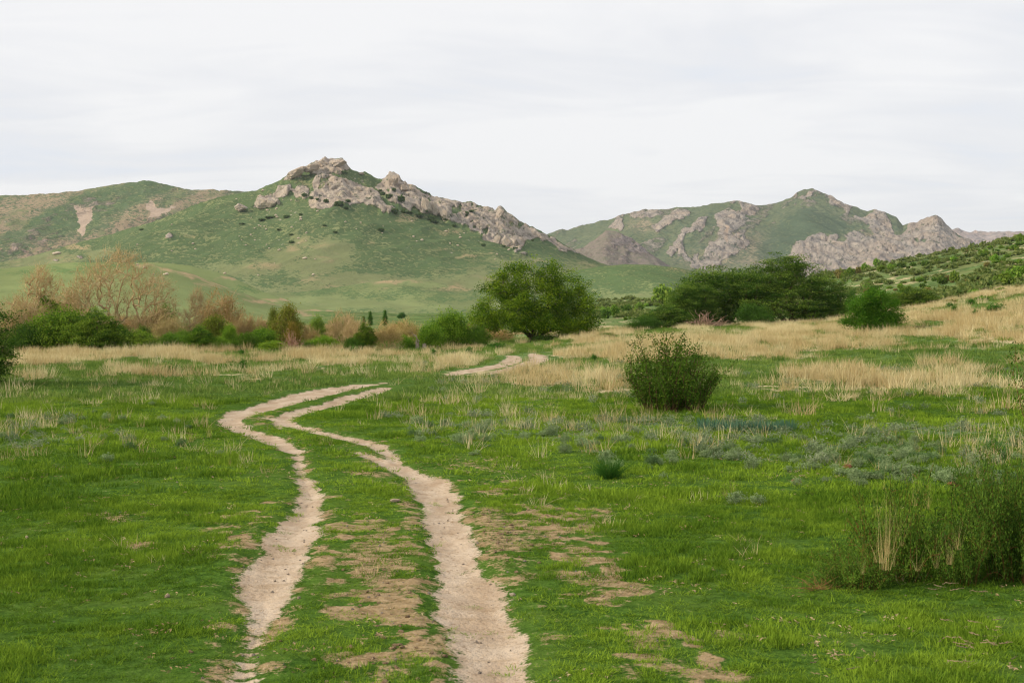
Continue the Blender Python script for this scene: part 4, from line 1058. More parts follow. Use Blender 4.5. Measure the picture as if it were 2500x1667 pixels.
# --- the long thicket on the left
L_BELT = [
 # proto, name, u, vtop, width, Y, rot, colour, label
 (bareA, 'bare_tree', 290, 608, 275, 84, 0, None, 'largest bare tan tree, spreading wide above the green bushes on the left'),
 (bareB, 'bare_tree', 62, 645, 130, 82, 0, None, 'bare tan leaning tree near the left edge with a brush-like top'),
 (bareB, 'bare_tree', -20, 668, 120, 84, 2.6, None, 'pale bare tree cut by the left edge of the picture'),
 (bareC, 'bare_bush', 150, 690, 130, 86, 0, None, 'bare tan thicket between the leaning tree and the largest bare tree'),
 (bareC, 'bare_bush', 60, 725, 130, 80, 1, None, 'bare brown thicket at the foot of the leaning bare tree'),
 (bareB, 'bare_tree', 462, 700, 80, 86, .3, None, 'slim bare tree with upright tan shoots right of the largest bare tree'),
 (bareC, 'bare_tree', 530, 712, 125, 90, 0, (.85, .72, .70), 'reddish bare round-topped tree behind the green thicket'),
 (bareC, 'bare_bush', 370, 745, 120, 84, .5, None, 'bare tan bush under the right arm of the largest bare tree'),
 (bareC, 'bare_bush', 410, 770, 110, 82, .9, (.9, .85, .8), 'bare tan bush left of the dark square bush'),
 (bareC, 'bare_bush', 600, 765, 80, 88, .5, (.9, .78, .74), 'pinkish bare bush left of the tall olive tree'),
 (bareC, 'bare_bush', 645, 775, 60, 92, 1.5, (.95, .8, .8), 'small pink bare bush beside the tall olive tree'),
 (bush_o, 'olive_tree', 700, 741, 82, 84, 0, (1.0, 1.15, .75), 'tall olive-green tree with a pale tuft top in the left thicket'),
 (bush_o, 'olive_tree', 668, 750, 48, 85, 1, (.8, 1.05, .7), 'grey-green side crown left of the tall olive tree'),
 (bush_o, 'olive_bush', 716, 785, 60, 82, 2, (1.1, .95, .7), 'brownish olive bush in front of the tall olive tree'),
 (bush_r, 'bush', 775, 770, 48, 88, 0, (.95, .95, 1.2), 'small round pale green bush right of the tall olive tree'),
 (bush_o, 'olive_bush', 520, 768, 95, 82, 0, (.75, 1.0, .55), 'green-gold bush behind the dark square bush'),
 (bush_r, 'bush', 560, 790, 60, 80, 1, (.9, 1, .8), 'yellow-green bush right of the dark square bush'),
 (bush_r, 'bush', 155, 752, 190, 78, 0, (.72, .80, .7), 'large bright green rounded bush in the left thicket'),
 (haw3, 'bush', 232, 755, 135, 76.5, 0, (1.0, 1.1, 1.0), 'dark layered bush right of the large bright green one'),
 (bush_d, 'bush', 60, 788, 120, 77, 1, (.8, .9, .9), 'dark bush near the left edge below the bare trees'),
 (haw3, 'bush', 110, 718, 110, 84, .5, (.9, 1.0, .9), 'dark bush top showing above the large bright green bush'),
 (bush_r, 'bush', 330, 806, 120, 77, 0, None, 'light green mounded bush in the middle of the left thicket'),
 (bush_d, 'bush', 300, 792, 80, 79, 2, (.9, 1, .9), 'dark bush behind the light green mounded bush'),
 (bush_d, 'bush', 355, 795, 60, 80, 2.8, (.85, .95, .9), 'small dark bush top over the light green mounded bush'),
 (bush_r, 'bush', 415, 812, 90, 78, 2, (.6, .75, .7), 'dull green bush between the mounded bush and the dark square bush'),
 (bush_r, 'bush', 445, 805, 70, 80, 1.2, (.7, .8, .8), 'grey-green bush just left of the dark square bush'),
 (haw3, 'bush', 485, 796, 78, 74, 0, (.72, .95, .7), 'very dark square bush standing forward of the thicket'),
 (bush_r, 'bush', 535, 822, 70, 77, .5, (.8, .9, .8), 'low green bush right of the very dark square bush'),
 (bush_d, 'bush', 600, 812, 100, 78, .7, (1.0, 1.0, .8), 'flat-topped dark bush left of the tangled dead stems'),
 (bush_r, 'bush', 668, 832, 80, 76, 0, (1.1, 1.1, .9), 'low bright yellow-green bush beside the tangled dead stems'),
 (bush_r, 'bush', 640, 800, 80, 82, 1.6, (.7, .85, .7), 'green bush below the grey-green side crown'),
 (bush_r, 'bush', 790, 820, 100, 78, .4, (.95, 1.05, .8), 'broad light green bush in the middle of the thicket'),
 (bush_d, 'bush', 752, 835, 50, 76.5, .4, None, 'small dark bush left of the broad light green bush'),
 (bareC, 'bare_bush', 835, 760, 90, 84, .4, None, 'tan bare bush below the dark poplars'),
 (bareC, 'bare_bush', 870, 775, 80, 80, 1.4, None, 'tan bare bush left of the pointed dark bush'),
 (bareC, 'bare_bush', 760, 795, 70, 84, 2.2, (.9, .8, .75), 'brown bare bush behind the broad light green bush'),
 (haw3, 'bush', 890, 790, 72, 77, .4, (.8, .9, .7), 'pointed dark green bush with bare stems in the thicket centre'),
 (bush_d, 'bush', 862, 824, 60, 76, 1.4, (.8, .9, .8), 'low dark bush at the left foot of the pointed bush'),
 (bareC, 'bare_bush', 945, 785, 95, 78, .7, (1.0, .9, .8), 'tan bare bush right of the pointed dark bush'),
 (bareC, 'bare_bush', 1000, 780, 100, 84, 2, (.95, .9, .8), 'brown bare bush left of the round bush beside the lone tree'),
 (bush_r, 'bush', 985, 818, 80, 80, 2, (.75, .9, .7), 'green bush behind the two grey stumps'),
 (bush_o, 'olive_bush', 820, 776, 60, 88, .4, (.9, 1.1, .8), 'olive bush top left of the dark poplars'),
 (bush_r, 'bush', 1100, 757, 130, 82, .2, (.72, .85, .62), 'big round green bush left of the lone spreading tree'),
 (bush_r, 'bush', 1048, 790, 90, 80, 1.3, (.72, .85, .62), 'lower green bush joined to the left of the big round bush'),
 (bush_d, 'bush', 1160, 795, 90, 82, .2, (1.2, 1.2, 1.0), 'green bush tucked under the left side of the lone tree'),
 (bareC, 'bare_bush', 1215, 802, 90, 96, .2, (1.05, .95, .85), 'tan bare bush seen behind the trunk of the lone tree'),
 (bareC, 'bare_bush', 1180, 808, 60, 99, 2, None, 'tan bare bush left of the lone tree trunk, further off'),
]
for (pr, nm, u, vt, w, Yd, rot, colr, lab) in L_BELT:
    if 'bare' not in nm: colr = tuple(k_ * c for c, k_ in zip((colr or (1, 1, 1)), (1.3, 1.12, .95)))
    elif colr: colr = (colr[0], min(1.0, colr[1] * 1.10), colr[2] * 1.02)
    put_px(pr, nm, lab, 'bush' if 'bush' in nm else 'tree', u, vt, w, Yd, rot=rot, color=colr)
# the tangle behind and between them, individual bare shrubs further back
rg = rs(50)
for i in range(64):
    u = rg.uniform(-330, 1200); Yd = rg.uniform(84, 112)
    vt = rg.uniform(785, 815) - 45 * (u < 420) * rg.random()
    put_px([bareC, bareB, bush_r, bareC][i % 4], 'thicket_bush', 'bare brown or dull green shrub deep in the thicket behind the front bushes', 'bush', u, vt, rg.uniform(60, 120), Yd, rot=rg.uniform(0, 6.28), group='shrubs deep in the left thicket', color=[(1, .85, .75), (.95, .85, .8), (.7, .8, .6), (.85, .75, .72)][i % 4])
for i, (u, Yd) in enumerate([(-130, 78), (-230, 80), (-340, 77), (-460, 82), (-560, 80)]):      # the belt goes on past the left edge
    put_px([bush_d, haw3, bush_r][i % 3], 'bush', 'bush of the left thicket beyond the edge of the picture', 'bush', u, 770, 170, Yd, rot=i * 1.3, group='bushes beyond the left edge')
# tangled dead stems
put_px(heap, 'branch_pile', 'tangle of pale dead stems in front of the olive tree', 'dead stems', 712, 808, 66, 76, rot=1.0, color=(1.3, 1.15, 1.1))
# poplars far behind; their object colour is lightened to imitate haze
pop = plant('poplar', rs(51), [[(0, 0, 0), (0, 0, 2), (0, 0, 4.2)]], [(0, 0, 1.6, .55, .5, 1.1, 1), (0, 0, 2.8, .45, .4, 1.0, 1), (0, 0, 3.9, .25, .25, .8, .6)], 260, .2, 9, .16, M_BARK, M_DENSE, base_r=.06, tip_r=.01, inner=.3)
put_px(pop, 'poplar', 'taller dark narrow poplar above the thicket, left of the pair', 'tree', 904, 760, 13, 190, color=(1.1, 1.2, 1.2))
put_px(pop, 'poplar', 'dark narrow pointed poplar above the thicket, right of the pair', 'tree', 940, 757, 13, 190, color=(1.1, 1.2, 1.2))
put_px(pop, 'poplar', 'short dark poplar left of the pair', 'tree', 888, 772, 10, 200, color=(1.1, 1.2, 1.2))
put_px(bush_d, 'bush', 'small dark round tree alone on the flat before the foothills', 'tree', 980, 762, 22, 330, color=(.9, 1.1, 1.2))
# big tree just outside the left edge: its boughs and its shade reach in
lt = hawthorn(61, [(0, 0, 3.6, 2.0, 2.0, .9, 2), (1.6, 0, 2.6, 1.6, 1.6, .9, 1.6), (-1.5, 0, 2.5, 1.6, 1.6, .9, 1.6), (1.8, -.2, 1.5, 1.3, 1.5, .7, 1.4), (0, -.8, 1.6, 2.0, 1.0, .9, 1.6), (1.7, 0, .8, 1.0, 1.0, .5, 1.0)],
    [[(0, 0, 0), (0, 0, 1.6), (.1, 0, 3.2)], [(0, 0, .4), (1.2, 0, 1.4), (2.0, 0, 2.2)], [(0, 0, .4), (-1.2, 0, 1.4)], [(.1, 0, .2), (1.2, 0, .8)]], 1500, leaf=.085, spread=.2, nl=28, br=.16)
put(lt, 'tree', 'dark tree at the left edge whose boughs hang over the dry grass', 'tree', (-168 - 1250) / F * 39.3, 39.3, w=4.5, h=2.9)

# --- right edge: thin plant with arching shoots, dark shrub below, big briar in the corner
rg = rs(62)
wand = fan_bush(62, 14, .45, 1.6, M_DENSE, M_BRI, leaf=.05, step=.08, nleaf=3, spread=.05, arch=.4, lean=.5, side=3, rad=(.010, .002), base_r=.1, hp=.4)
x_, y_ = ground_hit(2520, 1010)
put(wand, 'bush', 'thin loose-leaved young bush rising at the right edge above the meadow', 'bush', (2535 - 1250) / F * 22, 22, w=1.05, h=1.75, color=(1.2, 1.1, .8))
briar = fan_bush(63, 120, 1.1, .98, M_ROSE, M_BRI, leaf=.036, step=.05, nleaf=7, spread=.036, arch=1.5, lean=.7, side=4, rad=(.005, .0016), base_r=.85, hp=.55, low=1500)
briar2 = fan_bush(66, 60, .7, .62, M_ROSE, M_BRI, leaf=.030, step=.05, nleaf=6, spread=.034, arch=1.8, lean=.9, side=4, rad=(.0045, .0016), base_r=.45, hp=.6, low=600)
x_, y_ = ground_hit(2330, 1440)
put(briar2, 'bush', 'low loose left end of the corner briar, trailing onto the lawn', 'bush', x_ - .72, y_ + .12, w=.80, h=.36, color=(1.4, 1.1, .7))
put(briar2, 'bush', 'left hump of the corner briar with tall straw growing through it', 'bush', x_ - .30, y_ + .42, w=1.05, h=.88, rot=2.1, color=(1.4, 1.1, .7))
put(briar2, 'bush', 'dip of lower briar between the two humps in the lower right corner', 'bush', x_ + .10, y_ + .25, w=.9, h=.62, rot=4.0, color=(1.3, 1.05, .7))
put(briar, 'bush', 'large tangled dark briar hump with arching stems in the lower right corner', 'bush', x_ + .66, y_ + .50, w=1.5, h=1.06, rot=.6, color=(1.25, 1.0, .7))
x_, y_ = ground_hit(2480, 1180)
put(briar, 'bush', 'dark briar at the right edge behind the large corner bush', 'bush', (2590 - 1250) / F * 15.5, 15.5, w=.95, h=.95, rot=2.0, color=(.9, .9, .75))
# dead twigs at the left foot of the briar
rg = rs(64); sk = Skel()
for i in range(46):
    p = np.array([rg.normal(0, .10), rg.normal(0, .06), .01]); last = sk.add(p, -1); d = unit(np.array([rg.normal(0, 1), rg.normal(0, .6), rg.uniform(.05, .7)])); L = rg.uniform(.12, .42)
    for k_ in range(4):
        d = unit(d + rg.normal(0, .2, 3)); p = p + d * L / 4; p[2] = max(p[2], .01); last = sk.add(p, last)
V1, Q1 = sk.tubes(sk.radii(.0022, 2.3, .005), 4)
twigs = dict(parts=[('twigs', quads_mesh('dry_twigs', V1, Q1))], size=ext(V1)); twigs['parts'][0][1].materials.append(M_RED)
x_, y_ = ground_hit(1995, 1440)
put(twigs, 'twig_pile', 'tuft of dry orange twigs at the left foot of the corner briar', 'twigs', x_, y_, w=.42, h=.14, color=(.95, .9, .85))

# --- straw stalks, tussocks and other single tufts
def blades(rng, n, r0, h, w, lean, seg=3, droop=.4, hv=.4):
    a = rng.uniform(0, 2 * math.pi, n); rr = r0 * np.sqrt(rng.random(n))
    b = np.stack([rr * np.cos(a), rr * np.sin(a), np.zeros(n)], -1)
    az = a + rng.normal(0, .9, n); H = h * rng.uniform(1 - hv, 1 + hv * .6, n); ln = np.abs(rng.normal(0, lean, n))
    out = np.stack([np.cos(az), np.sin(az), np.zeros(n)], -1); fa = rng.uniform(0, math.pi * 2, n)
    side = np.stack([np.cos(fa), np.sin(fa), np.zeros(n)], -1)
    Vs = []
    for k_ in range(seg + 1):
        t = k_ / seg
        p = b + out * (ln * t + droop * ln * t * t)[:, None] * H[:, None] + np.array([0, 0, 1.]) * (H * t * (1 - .25 * ln * t))[:, None]
        ww = w * (1 - t) ** .7 * .5 + w * .06
        Vs += [p - side * ww, p + side * ww]
    V = np.stack(Vs, 1).reshape(-1, 3); m_ = 2 * (seg + 1)
    q = np.array([[2 * k_, 2 * k_ + 1, 2 * k_ + 3, 2 * k_ + 2] for k_ in range(seg)])
    Q = (np.arange(n)[:, None, None] * m_ + q[None]).reshape(-1, 4)
    t_ = np.repeat(np.clip(rng.normal(.5, .25, n), 0, 1), seg)
    return V, Q, t_
def tuft_proto(seed, name, mat, *a, **k):
    V, Q, t_ = blades(rs(seed), *a, **k)
    me = leafmesh(name, V, Q, t_); me.materials.append(mat)
    return dict(parts=[(name, me)], size=ext(V))
M_TUSS = leaf_mat('tussock_dark_green', (0.022, 0.080, 0.012), (0.075, 0.18, 0.030), 0.3)
tuss = tuft_proto(71, 'tussock', M_TUSS, 520, .16, .30, .008, .95)
x_, y_ = ground_hit(1488, 1168)
put(tuss, 'grass_tussock', 'rounded dark green grass tussock on the lawn in front of the sage strip', 'tussock', x_, y_, w=165 / F * y_, h=62 / F * y_)
for (a, b, w, h, lab) in [(2435, 1120, 120, 60, 'bright green tussock by the dark briar at the right edge'), (2310, 1330, 60, 50, 'green grass tuft at the foot of the corner briar')]:
    x_, y_ = ground_hit(a, b)
    put(tuss, 'grass_tussock', lab, 'tussock', x_, y_, w=w / F * y_, h=h / F * y_, rot=a * .01, color=(1.2, 1.3, 1.2))
iris = tuft_proto(72, 'iris_clump', M_IRIS, 210, .5, .36, .030, .30, seg=3, hv=.25)
for i, (a, b, w, h, lab) in enumerate([(1735, 1052, 75, 36, 'left end of the blue-green sword-leaved patch below the meadow bush'), (1800, 1055, 95, 34, 'middle of the blue-green sword-leaved patch'), (1868, 1055, 95, 32, 'right middle of the blue-green sword-leaved patch'), (1920, 1052, 66, 32, 'right end of the blue-green sword-leaved patch')]):
    x_, y_ = ground_hit(a, b)
    put(iris, 'iris_clump', lab, 'iris leaves', x_, y_, w=w / F * y_, h=h / F * y_, rot=i * 1.7)
stalk = tuft_proto(73, 'straw_tuft', M_STRAW, 30, .09, .34, .0042, .34, seg=3, hv=.7)
stalk2 = tuft_proto(74, 'straw_tuft', M_STRAW, 12, .08, .42, .0045, .5, seg=3, hv=.8)
STR = [(1690,1095,60,60),(1665,1085,40,52),(2390,1165,70,75),(2360,1150,60,60),(2420,1150,60,70),(2300,1120,50,60),(2240,1110,60,60),(2200,1090,60,50),(560,1135,40,42),(460,1075,60,44),(510,1065,60,60),(270,1030,70,60),(250,1050,60,36),(2160,1200,40,60),(1790,1200,50,36),(1770,1210,60,30)]
for i, (a, b, w, h) in enumerate(STR):
    x_, y_ = ground_hit(a, b + 4)
    put(stalk, 'straw_tuft', 'tuft of pale dry grass stalks standing above the green', 'dry grass tuft', x_, y_, w=w / F * y_ * .8, h=h / F * y_, rot=i * .7, group='tufts of dry stalks')
for i, (a, b, w, h, yy) in enumerate([(2163,1388,26,200,10.66),(2185,1380,20,190,10.62),(2172,1350,40,150,10.7),(2290,1385,34,110,10.72),(2322,1376,26,95,10.7),(2205,1330,30,150,10.9),(2150,1372,40,120,10.55),(2240,1392,40,90,10.6),(2345,1340,30,80,10.75),(2110,1400,30,90,10.45),(2265,1240,26,90,11.3),(2145,1260,30,110,11.2),(2235,1235,24,100,11.3)]):
    x = (a - 1250) / F * yy
    put(stalk2 if i % 2 else stalk, 'straw_tuft', 'tall pale straw stalks growing up through the corner briar', 'dry grass tuft', x, yy, w=w / F * yy * 2.6, h=h / F * yy, z=float(at_depth(a, b, yy)[2]), rot=i * 1.1, group='straw stalks in the corner briar')

# --- grey sage clumps, one by one
def sagep(seed):
    rg = rs(seed); C = lobe_points(rg, [(0, 0, .07, .15, .13, .08, 1)], 110, .2)
    V, Q, t_ = leaves(rg, C, .034, .018, 7, 1, .6, aspect=.28, clump=.3); V[:, 2] = np.maximum(V[:, 2], .003)
    me = leafmesh('sage_clump', V, Q, t_); me.materials.append(M_SAGE)
    return dict(parts=[('sage_clump', me)], size=ext(V))
SG = [sagep(80 + i) for i in range(4)]
rg = rs(85); n_s = 0
cand = []
while len(cand) < 255:
    u = rg.uniform(1000, 2560); v = rg.uniform(1010, 1190)
    lim = 1070 + (u - 1000) * .085 + 18 * math.sin(u * .013)
    hi = 1030 + (u - 1000) * .03
    if not (hi < v < lim + 25): continue
    if 1690 < u < 1960 and v < 1072: continue
    if v > lim and rg.random() < .8: continue
    cand.append((u, v))
for _ in range(34): cand.append((rg.uniform(0, 720), 960 + abs(rg.normal(0, 60)) + 30))
cand += [(1945, 1185), (2018, 1178), (1620, 1172), (1850, 1232), (1800, 1230), (2100, 1190), (2205, 1185), (1985, 1150)]
for i, (u, v) in enumerate(cand):
    x_, y_ = ground_hit(u, v)
    if rut_sd(np.array([x_]), np.array([y_]))[0] < .5: continue
    sz = rg.uniform(.12, .29) * (1.1 if v > 1060 else 1)
    dk = rg.random() < .22
    put(SG[i % 4], 'sage_clump', 'low ' + ('dark ' if dk else '') + 'grey-green sage clump ' + ('on the lawn left of the track' if u < 760 and v > 1000 else 'in the strip just right of the track' if u < 1400 else 'in the strip below the meadow bush and sword-leaved patch' if u < 1950 else 'in the right part of the sage strip' if u < 2300 else 'at the right end of the sage strip'), 'sage', x_, y_, w=sz, h=sz * rg.uniform(.42, .6), rot=rg.uniform(0, 6.3), group='grey sage clumps in the meadow', color=(.5, .62, .5) if dk else (rg.uniform(.8, 1.1),) * 3)
# small dark weeds in the dry grass
weed = plant('weed', rs(90), [[(0, 0, 0), (0, 0, .1)]], [(0, 0, .14, .2, .2, .12, 1)], 60, .06, 6, .045, M_BARK, M_DENSE, base_r=.006, tip_r=.003, crown_name='leaves', trunk_name='stem', inner=.1)
wm = merge([(np.array([v.co[:] for v in weed['parts'][1][1].vertices]), np.array([p.vertices[:] for p in weed['parts'][1][1].polygons]))])
weed1 = dict(parts=[('weed', weed['parts'][1][1])], size=weed['size'])
W = [(590,868,14,12),(632,865,12,10),(868,862,22,14),(862,866,18,16),(592,902,26,20),(415,912,50,18),(380,914,30,12),(1058,868,22,14),(1108,868,14,10),(975,862,16,10),(1145,868,24,16),(925,862,14,8),(1000,985,14,8),
     (2520,748,20,12),(2255,748,12,12),(2330,765,20,16),(2380,772,18,12),(2430,760,50,14),(2370,745,30,12),(2320,752,24,10),(2180,772,14,10),(1700,880,30,12),(1740,875,20,10),(1900,868,20,10),(1600,845,20,10),(1450,880,18,12),(1540,872,16,10),(2050,905,20,8),(1530,850,18,14),(1210,852,60,12),(1170,848,50,10)]
for i, (u, v, w, h) in enumerate(W):
    x_, y_ = ground_hit(u, v)
    put(weed1, 'weed', 'small dark leafy weed tuft in the dry grass', 'weed', x_, y_, w=w * 1.2 / F * y_, h=h * 1.4 / F * y_, rot=i, group='dark weed tufts in the dry grass', color=(.9, 1.1, .9))
# ------------------------------------------------------------------ shrubs on the right hillside and on the mountains
def farshrub(seed, n=150, mat=M_DENSE, leaf=.34):
    rg = rs(seed); C = lobe_points(rg, [(0, 0, .5, .62, .55, .42, 1), (.4, .1, .4, .45, .4, .32, .7), (-.4, 0, .42, .45, .4, .34, .7)], n, .5)
    V, Q, t_ = leaves(rg, C, leaf * .8, .09, 4, .8, .45, clump=.4); V[:, 2] = np.maximum(V[:, 2], .0)
    me = leafmesh('far_shrub', V, Q, t_); me.materials.append(mat)
    return dict(parts=[('far_shrub', me)], size=ext(V))
FS = [farshrub(101), farshrub(102, mat=M_LIGHT), farshrub(103), farshrub(104, mat=M_LIGHT), farshrub(105, mat=M_OLIVE)]
rg = rs(110); cnt = 0; tries = 0
FIX = [(2048,680,28,24),(2062,684,26,22),(2076,676,26,24),(2095,672,22,22),(2112,664,26,22),(2140,650,22,20),(2185,634,30,26),(2235,620,26,26),(2255,622,20,18),(2340,605,18,12),(2490,592,24,22),(2395,600,14,8),(1620,742,66,48),(1640,756,50,34),(1500,772,34,28),(1478,778,30,24),(1530,768,30,24),(1560,760,36,22),(1450,770,30,14),(2480,690,70,40),(2450,700,60,34),(2430,640,30,20),(2410,655,26,16),(2330,690,30,30),(2300,695,26,22),(2150,664,20,18),(2120,695,22,14),(2330,640,30,14),(2260,650,24,14),(2290,645,20,14),(2380,720,30,14),(2320,745,34,14),(2400,735,36,12)]
def hill_shrub(u, v, w, h, i):
    x_, y_ = ground_hit(u, v)
    if y_ > 640 or y_ < 60: return False
    mt = [0, 1, 2, 3, 4, 1, 3][int(rg.integers(0, 7))]
    c_ = rg.uniform(1.0, 1.5)
    put(FS[mt], 'hill_shrub', 'rounded green shrub ' + ('low on the slope behind the lone tree' if u < 1640 else 'on the near slope, right edge' if u > 2300 and v > 660 else 'near the skyline of the right hillside' if v < np.interp(u, [1430, 2000, 2250, 2500], [765, 700, 650, 605]) else 'partway down the right hillside'), 'shrub', x_, y_, w=w / F * y_, h=h / F * y_, rot=rg.uniform(0, 6.3), group='shrubs dotting the right hillside', color=(c_ * .9, c_ * rg.uniform(.72, .9), c_ * .85) if mt in (1, 3) else (c_ * 1.2, c_ * rg.uniform(.9, 1.05), c_ * 1.1))
    return True
for i, (u, v, w, h) in enumerate(FIX):
    hill_shrub(u, v, w, h, i)
while cnt < 160 and tries < 20000:
    tries += 1
    u = rg.uniform(1430, 2560); v = rg.uniform(585, 790)
    top = np.interp(u, [1430, 1500, 1600, 1750, 2000, 2250, 2500], [752, 745, 738, 722, 692, 636, 592])
    bot = np.interp(u, [1430, 1600, 1750, 2000, 2250, 2350, 2500], [785, 780, 778, 775, 745, 735, 715])
    if not (top < v < bot): continue
    if rg.random() > .35 + .65 * sstep(-(v - top) / (bot - top), -.75, -.1): continue
    if u > 1990 and 675 + (u - 2050) * -.10 < v < 700 + (u - 2050) * -.08 and u < 2330: continue
    if fbm(np.array([u * 1.]), np.array([v * 2.5]), sc=.02, oct=3, seed=111)[0] < .47: continue
    near = (v - top) / (bot - top)
    s_ = rg.uniform(6, 17) * (1 + .6 * near)
    if hill_shrub(u, v, s_ * rg.uniform(1, 1.6), s_ * rg.uniform(.55, .8), cnt): cnt += 1

# ray-cast down the built mountains to stand shrubs and rocks on them
dg = bpy.context.evaluated_depsgraph_get
bpy.context.view_layer.update()
MTS = [o for o in sc.objects if o.name.split('.')[0] in ('mountain', 'hill')]
def mt_hit(u, v):
    d = Vector(pix_dir(u, v)); best = None
    for o in MTS:
        ok, p, n_, _ = o.ray_cast(Vector((0, 0, HC)), d.normalized(), distance=9000)
        if ok and (best is None or p.length < best[0].length): best = (p, n_)
    return best
MS = [(838,420,14,10),(962,463,13,14),(936,472,16,10),(950,478,18,14),(978,484,26,20),(928,465,12,8),(828,496,24,18),(845,507,16,10),(744,476,16,12),(760,482,12,10),(796,490,16,12),(963,514,16,18),(985,515,14,14),(1000,518,18,10),(1027,524,20,14),(1055,532,26,16),(1085,528,18,14),(930,560,18,12),(1085,535,16,10),(1060,540,22,12),(1110,550,14,8),(1140,520,12,12),(1215,577,16,10),(1180,598,14,10),(1300,586,10,6),(660,530,26,8),(640,536,22,8),(700,528,18,10),(734,523,10,6),(792,550,12,6),(1150,515,14,8),(1040,515,12,8),(712,572,12,6),(712,590,12,8),(818,566,14,6),(590,546,16,6),(680,560,10,6),(345,560,16,5),(850,490,14,10),(775,486,10,8),(1230,600,12,6),(1258,605,12,6),(1040,470,8,5),(845,422,10,6),(1168,460,8,5),(1330,540,0,0)]
M_MSH = leaf_mat('mountain_shrub_leaves', (0.055, 0.100, 0.030), (0.135, 0.195, 0.070), 0.25)
MSP = [farshrub(120, 70, M_MSH, .5), farshrub(121, 70, M_MSH, .5)]
for i, (u, v, w, h) in enumerate(MS):
    if w == 0: continue
    hb = mt_hit(u, v + h * .4)
    if hb is None: continue
    p, _ = hb
    put(MSP[i % 2], 'mountain_shrub', 'dark shrub growing among the rocks of the central mountain', 'shrub', p.x, p.y, w=w * 1.15 / F * p.y, h=h * .8 / F * p.y, z=p.z, sink=.2, rot=i, group='dark shrubs on the central mountain')

# crags and boulders
M_ROCK, g = newmat('pale_rock')
co = g.n('ShaderNodeTexCoord').outputs['Object']
geo = g.n('ShaderNodeNewGeometry')
r1 = g.noise(co, 2.2, 6, 0.65, 0.5); r2 = g.noise(co, 0.9, 3, 0.6)
ck = g.voro(g.vscale(co, (1, 1, .6)), 1.8, 'DISTANCE_TO_EDGE')
c = g.mix(g.step(r1, 0.5, 0.2), ROCKB, ROCKA)
c = g.mix(g.math('MULTIPLY', g.step(r2, 0.55, 0.12), 0.4), c, (0.50, 0.36, 0.25))
c = g.mix(g.math('MULTIPLY', g.math('SUBTRACT', 1.0, g.step(ck, 0.04, 0.04)), 0.35), c, (0.20, 0.165, 0.14))
c = g.mix(1.0, c, g.n('ShaderNodeObjectInfo').outputs['Color'], 'MULTIPLY')
g.out(g.bsdf(c, 0.95, g.bump(r1, 0.8, 0.15), 0.05))
import bmesh
def rock_mesh(seed, sub=4, flat=.8):
    bm = bmesh.new(); bmesh.ops.create_icosphere(bm, subdivisions=sub, radius=1.0)
    P = np.array([v.co[:] for v in bm.verts])
    rq = rs(seed); Nn = unit(rq.normal(0, 1, (15, 3))); hh_ = rq.uniform(.72, 1.02, 15)
    fac = np.min(hh_[None] / np.maximum(P @ Nn.T, 0.12), axis=1); fac = np.minimum(fac, 1.35)
    g1, g2, c2 = worley(P[:, 0] * 3 + seed, P[:, 1] * 3, P[:, 2] * 2.2, seed + 5)
    d = fac * (1 - .10 * np.exp(-(g2 - g1) / .08) + (c2 - .5) * .08 + (fbm(P[:, 0], P[:, 1], P[:, 2] + 3, sc=4, oct=4, seed=seed) - .5) * .22)
    P = P * d[:, None]
    for v, q in zip(bm.verts, P): v.co = q
    me = bpy.data.meshes.new('rock'); bm.to_mesh(me); bm.free()
    me.materials.append(M_ROCK)
    return me
RK = [rock_mesh(201 + i) for i in range(5)]
RKs = [rock_mesh(211 + i, 2) for i in range(4)]
def rock(u, v, w, h, tilt, label, i, meshes=RK, group=None, cat='rock', color=None, depthk=1.0, name='rock'):
    hb = mt_hit(u, v + h * .35)
    if hb is None: return
    p, _ = hb
    o = link(name, meshes[i % len(meshes)])
    rx, rz = w / F * p.y / 2.1, h / F * p.y / 2.1
    q = at_depth(u, v, p.y)
    o.location = (q[0], p.y, q[2]); o.scale = (rx, max(rx, rz) * .8 * depthk, rz); o.rotation_euler = (0, math.radians(tilt), 0)
    if color: o.color = (*color, 1)
    tag(o, label, cat, group)
CR_ = [(788,399,34,20,5,'squarish knob at the very top of the central mountain, right of the notch'),(822,398,44,22,-2,'flat rock knob at the summit, right of the twin'),(760,410,40,22,-20,'rock shoulder just left of the summit knob'),(722,424,48,22,-28,'sloping rock left of the summit on the skyline'),
       (960,438,26,34,0,'pointed rock tooth on the ridge right of the summit'),(985,455,30,26,30,'rock right below the pointed ridge tooth'),(1222,520,18,22,0,'rounded knob on the right shoulder of the ridge'),(883,424,14,8,10,'tiny skyline rock between summit and tooth'),
       (640,498,34,34,0,'rounded boulder outcrop left below the summit crags'),(662,496,24,20,10,'smaller boulder beside the rounded outcrop'),(585,507,32,20,0,'lone pale boulder farthest left on the mountain shoulder')]
for i, (u, v, w, h, t, lab) in enumerate(CR_):
    rock(u, v, w, h, t, lab, i)
SL = [(800,460,46,60,-10),(835,478,46,54,12),(870,478,50,56,28),(905,500,50,50,38),(770,452,36,46,-20),(930,516,44,40,40),(785,500,40,26,10),(1040,498,26,56,-24),(1058,510,22,50,-26),(1085,525,26,52,-26),(1105,530,26,50,-28),(1020,488,22,44,-22),(1130,545,24,44,-28),(1235,590,34,38,0),(1215,585,24,34,-10),(1255,592,26,32,10),(720,470,44,20,10),(700,450,40,22,0),(1165,555,30,30,-20),(1005,478,22,36,-20)]
